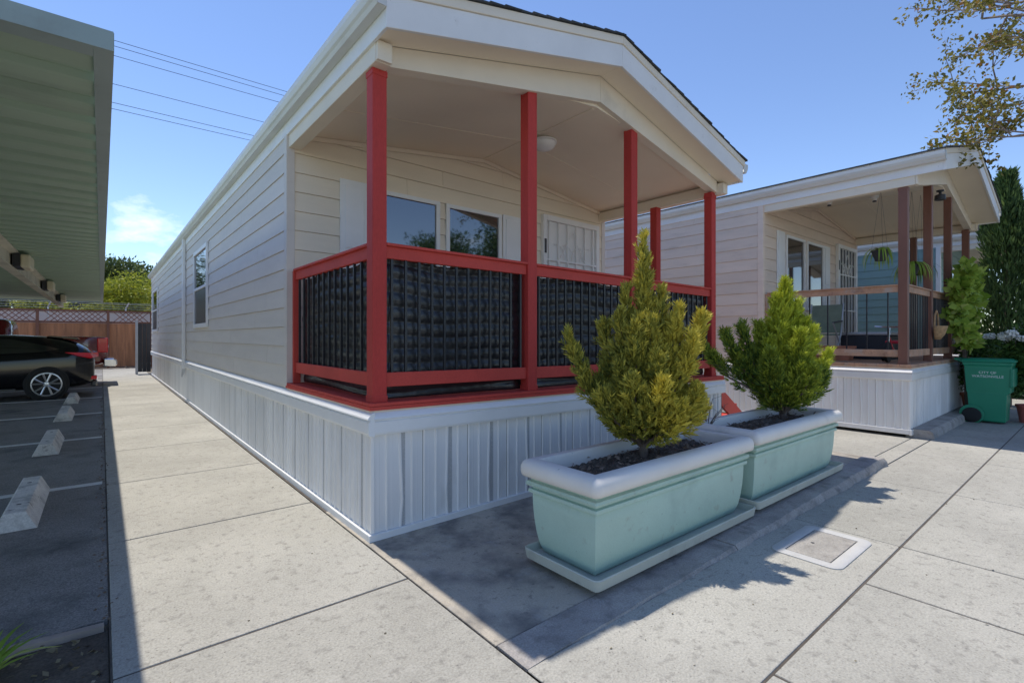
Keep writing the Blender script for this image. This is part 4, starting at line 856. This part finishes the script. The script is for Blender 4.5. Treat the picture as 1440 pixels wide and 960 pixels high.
# pots and plants by the bin
def pot_plant(label, loc, r, h, pm, blobs, n, size, m, cat='potted plant', flowers=0, fz=(.5, .9), fr=.07, fb=None):
    t = thing('potted_plant', label, cat, loc); G().lathe([(r * .74, 0), (r * .98, h * .88), (r * 1.08, h * .88), (r * 1.08, h), (r * .98, h), (r * .94, h * .9), (.001, h * .88)], (0, 0, 0), 20).obj('pot', pm, t, smooth=True)
    g = G()
    for i in range(5): a = i * 1.3; g.tube([(0, 0, h * .6), (.05 * math.cos(a), .05 * math.sin(a), h + .2), (.12 * math.cos(a), .12 * math.sin(a), h + .5)], .008, 5)
    g.obj('stems', 'bark', t); leaf_cloud('foliage', blobs, n, size, m, t)
    for i in range(flowers):
        b = random.choice(fb or blobs); a = random.uniform(0, 6.28); flower(t, (b[0] + b[3] * .8 * math.cos(a) - .1, b[1] + b[4] * .8 * math.sin(a), b[2] + b[5] * random.uniform(.1, .9)), fr * random.uniform(.7, 1.25))
    return t
def flower(t, p, r):
    k = 90; d = unit(rng.normal(size=(k, 3))); P = np.array(p) + d * np.array([r, r, r * .75]) * .85; n_ = unit(np.cross(d, rng.normal(size=(k, 3))))
    link('flower_head', npmesh('flower_head', leaf_quads(P - n_ * r * .22, n_, r * .5, r * .5), None, ['flower_white']), t)
random.seed(77)
pot_plant('shrub with white flower heads in a red pot beside the green bin', (10.55, -2.46, 0), .17, .30, 'pot_red', [(0, 0, .75, .24, .24, .4), (0, .1, 1.15, .28, .26, .35), (.05, 0, 1.45, .3, .28, .25)], 2600, .075, 'leaf_green', flowers=11, fr=.085, fb=[(0, .08, 1.15, .28, .26, .35), (-.05, 0, 1.4, .3, .28, .3)])
pot_plant('white flowering bush growing behind the green bin', (11.0, -1.72, 0), .2, .4, 'terracotta', [(0, 0, .8, .35, .3, .4), (0, 0, 1.25, .3, .3, .25)], 2600, .07, 'leaf_green', flowers=9, fr=.06, fb=[(-.1, 0, 1.3, .3, .3, .2)])
pot_plant('leafy plant in a turquoise pot past the red pot', (11.4, -2.62, 0), .19, .34, 'pot_teal', [(0, 0, .8, .3, .3, .4)], 1500, .07, 'leaf_green')
def lime_vine():
    t = thing('climbing_plant', 'lime green climbing plant rising behind the green bin', 'plant', (10.6, -1.66, 0)); g = G(); bl = []
    for i in range(16):
        e = (random.uniform(-1.0, .75), random.uniform(-.12, .12), random.uniform(1.75, 2.75)); e = (e[0], e[1], e[2] - .35 * max(0, -e[0] - .3)); g.tube([(random.uniform(-.1, .2), 0, -.05), (e[0] * .2, .02, 1.0), (e[0] * .65, e[1] * .5, e[2] * .85), e], [.009, .007, .005, .003], 5); bl.append((e[0], e[1], e[2] - .06, .13, .12, .11)); bl.append((e[0] * .7, e[1], e[2] * .86, .12, .1, .12))
    g.obj('stems', 'bark', t, smooth=True); leaf_cloud('foliage', bl, 1500, .13, 'leaf_lime', t, aspect=.8)
lime_vine()
def cypress():
    t = thing('cypress', 'tall dark columnar cypress near the green bin', 'tree', (13.0, -1.95, 0)); G().tube([(0, 0, -.1), (.02, 0, 2.4), (0, 0, 4.6)], [.07, .05, .01], 8).obj('trunk', 'bark', t)
    k = 15000; z = .15 + 4.65 * rng.random(k) ** .85; env = .46 * np.clip(z / .7, .4, 1) * np.clip((4.95 - z) / 2.1, .10, 1) ** .75; a = rng.random(k) * 6.283; lob = 1 + .22 * np.sin(a * 3 + z * 2.2) + .15 * np.sin(z * 7 + a)
    q = rng.random(k) ** .4; P = np.stack([np.cos(a) * env * q * lob, np.sin(a) * env * q * lob, z], 1); D = np.stack([np.cos(a) * .45, np.sin(a) * .45, np.ones(k)], 1) + rng.normal(size=(k, 3)) * .25
    l = rng.uniform(.09, .2, k); link('crown', npmesh('crown', leaf_quads(P, D, l, l * .22), None, ['leaf_cypress']), t)
cypress()
# hanging plants under the tan home porch, wall basket on its post
def hanger(label, p, drop, m, n, ln):
    t = thing('hanging_plant', label, 'hanging plant', p); G().lathe([(.07, -.16), (.12, -.02), (.125, 0), (.11, 0), (.001, -.02)], (0, 0, 0), 16).obj('pot', 'dark_grey', t, smooth=True)
    for a in (0, 2.1, 4.2): G().tube([(.12 * math.cos(a), .12 * math.sin(a), 0), (0, 0, drop)], .0015, 4).obj('hanger', 'wire', t)
    g = G()
    for i in range(n):
        a = random.uniform(0, 6.28); l = ln * random.uniform(.5, 1.1); P = []
        for k_ in range(6):
            u = k_ / 5; r = l * .55 * math.sin(u * 1.5); z = l * (.45 * u - 1.05 * u * u) + .02; w = .016 * (1 - u) ** .5 + .001
            P += [(r * math.cos(a) - w * math.sin(a), r * math.sin(a) + w * math.cos(a), z), (r * math.cos(a) + w * math.sin(a), r * math.sin(a) - w * math.cos(a), z)]
        g.add(P, [(2 * k_, 2 * k_ + 1, 2 * k_ + 3, 2 * k_ + 2) for k_ in range(5)])
    g.obj('foliage', m, t, smooth='all')
hanger('spiky pale hanging plant beside the brown porch corner post', (7.85, -1.05, 2.78), .95, 'leaf_lime', 26, .5)
hanger('green hanging fern between the brown porch posts', (8.75, -1.25, 2.62), 1.2, 'leaf_lime', 60, .55)
hanger('trailing hanging plant by the second brown porch post', (9.6, -1.2, 2.68), 1.25, 'leaf_green', 34, .6)
t = thing('wall_basket', 'woven half basket hung on the second brown porch post', 'basket', (9.0, -1.50, 1.62)); g = G(); V = []
for z, r in ((0, .07), (.08, .13), (.2, .17), (.22, .175)):
    for k_ in range(13): a = math.pi + math.pi * k_ / 12; V.append((.04 + r * math.cos(a), r * .9 * math.sin(a), z - .22))
g.add(V, [(i * 13 + j, i * 13 + j + 1, (i + 1) * 13 + j + 1, (i + 1) * 13 + j) for i in range(3) for j in range(12)] + [tuple(range(13))]); o_ = g.obj('bowl', 'basket', t, smooth='all'); o_.modifiers.new('s', 'SOLIDIFY').thickness = .012
G().tube([(-.1, -.01, 0), (-.07, -.01, .17), (.04, -.01, .25), (.15, -.01, .17), (.18, -.01, 0)], .014, 6).obj('hoop', 'basket', t, smooth=True)
# things kept on the tan home porch (deck at z = 1.045)
DZ = 1.047
t = thing('terracotta_trough', 'terracotta trough on the tan home porch deck', 'trough', (8.15, -.55, DZ)); G().rect([(-.03, 0), (0, .2), (.02, .2), (.02, .24), (0, .24), (-.015, .2), (-.05, .19)], 0, .3, 0, .62, .03, 2).obj('body', 'terracotta', t, smooth=True)
t = thing('storage_box', 'dark storage box on the tan home porch deck', 'box', (9.0, -.9, DZ)); G().box(0, .6, 0, .75, 0, .42).obj('body', 'navy', t, bevel=.02); G().box(-.02, .62, -.02, .77, .4205, .48).obj('lid', 'grey_metal', t, bevel=.02)
t = thing('folding_chair', 'folding patio chair with green seat on the tan home porch', 'chair', (8.4, .0, DZ))
for yy in (-.26, .26):
    G().tube([(-.05, yy, 0), (.28, yy, .45), (.42, yy, 1.0)], .013, 6).obj('leg', 'grey_metal', t, smooth=True); G().tube([(.45, yy, 0), (.0, yy, .52), (-.12, yy, .64)], .013, 6).obj('leg', 'grey_metal', t, smooth=True); G().tube([(-.12, yy, .64), (.34, yy, .68)], .016, 6).obj('armrest', 'dark_grey', t)
G().box(-.08, .34, -.245, .245, .42, .45).obj('seat', 'fabric_green', t, bevel=.01); G().hexa([(.29, -.245, .47), (.31, -.245, .47), (.31, .245, .47), (.29, .245, .47), (.41, -.245, .98), (.43, -.245, .98), (.43, .245, .98), (.41, .245, .98)]).obj('backrest', 'fabric_green', t, bevel=.006)
t = thing('tricycle', 'small red tricycle on the tan home porch beside the corner post', 'tricycle', (7.95, -1.12, DZ))
for p, r in (((0, 0, .16), .16), ((.42, .15, .11), .11), ((.42, -.15, .11), .11)): G().lathe([(r * .6, -.02), (r, -.018), (r, .018), (r * .6, .02)], p, 18, axis='y').obj('wheel', 'rubber', t, smooth=True)
G().tube([(0, 0, .18), (.04, 0, .46), (.06, 0, .54)], .016, 8).obj('fork', 'chrome', t, smooth=True); G().tube([(.12, -.2, .56), (.06, -.06, .55), (.06, .06, .55), (.12, .2, .56)], .013, 8).obj('handlebar', 'chrome', t, smooth=True)
G().tube([(.04, 0, .38), (.2, 0, .22), (.42, 0, .14)], .025, 8).obj('frame', 'toy_red', t, smooth=True); G().box(.2, .42, -.09, .09, .29, .34).obj('seat', 'toy_red', t, bevel=.02); G().tube([(.42, -.16, .11), (.42, .16, .11)], .012, 6).obj('axle', 'chrome', t)
t = thing('camera_light', 'dark flood lamp under the tan home gable soffit', 'lamp', (9.2, -1.53, 3.86)); G().lathe([(.05, 0), (.05, -.02), (.02, -.03), (.02, -.06), (.07, -.08), (.075, -.16), (.001, -.15)], (0, 0, 0), 14).obj('lamp_head', 'dark_grey', t, smooth=True)
for xx, yy in ((8.6, -.1), (9.3, -.6)):
    t = thing('ceiling_fixture', 'small white fixture on the tan home porch ceiling', 'lamp', (xx, yy, 3.75 + .13 * (xx - 7.42) - .003), group='fixtures on the tan porch ceiling'); G().lathe([(.07, 0), (.07, -.03), (.04, -.05), (.035, -.09), (.001, -.1)], (0, 0, 0), 14).obj('body', 'trim_white', t, smooth=True); G().lathe([(.03, -.09), (.032, -.11), (.001, -.112)], (0, 0, 0), 12).obj('lens', 'dark_grey', t)
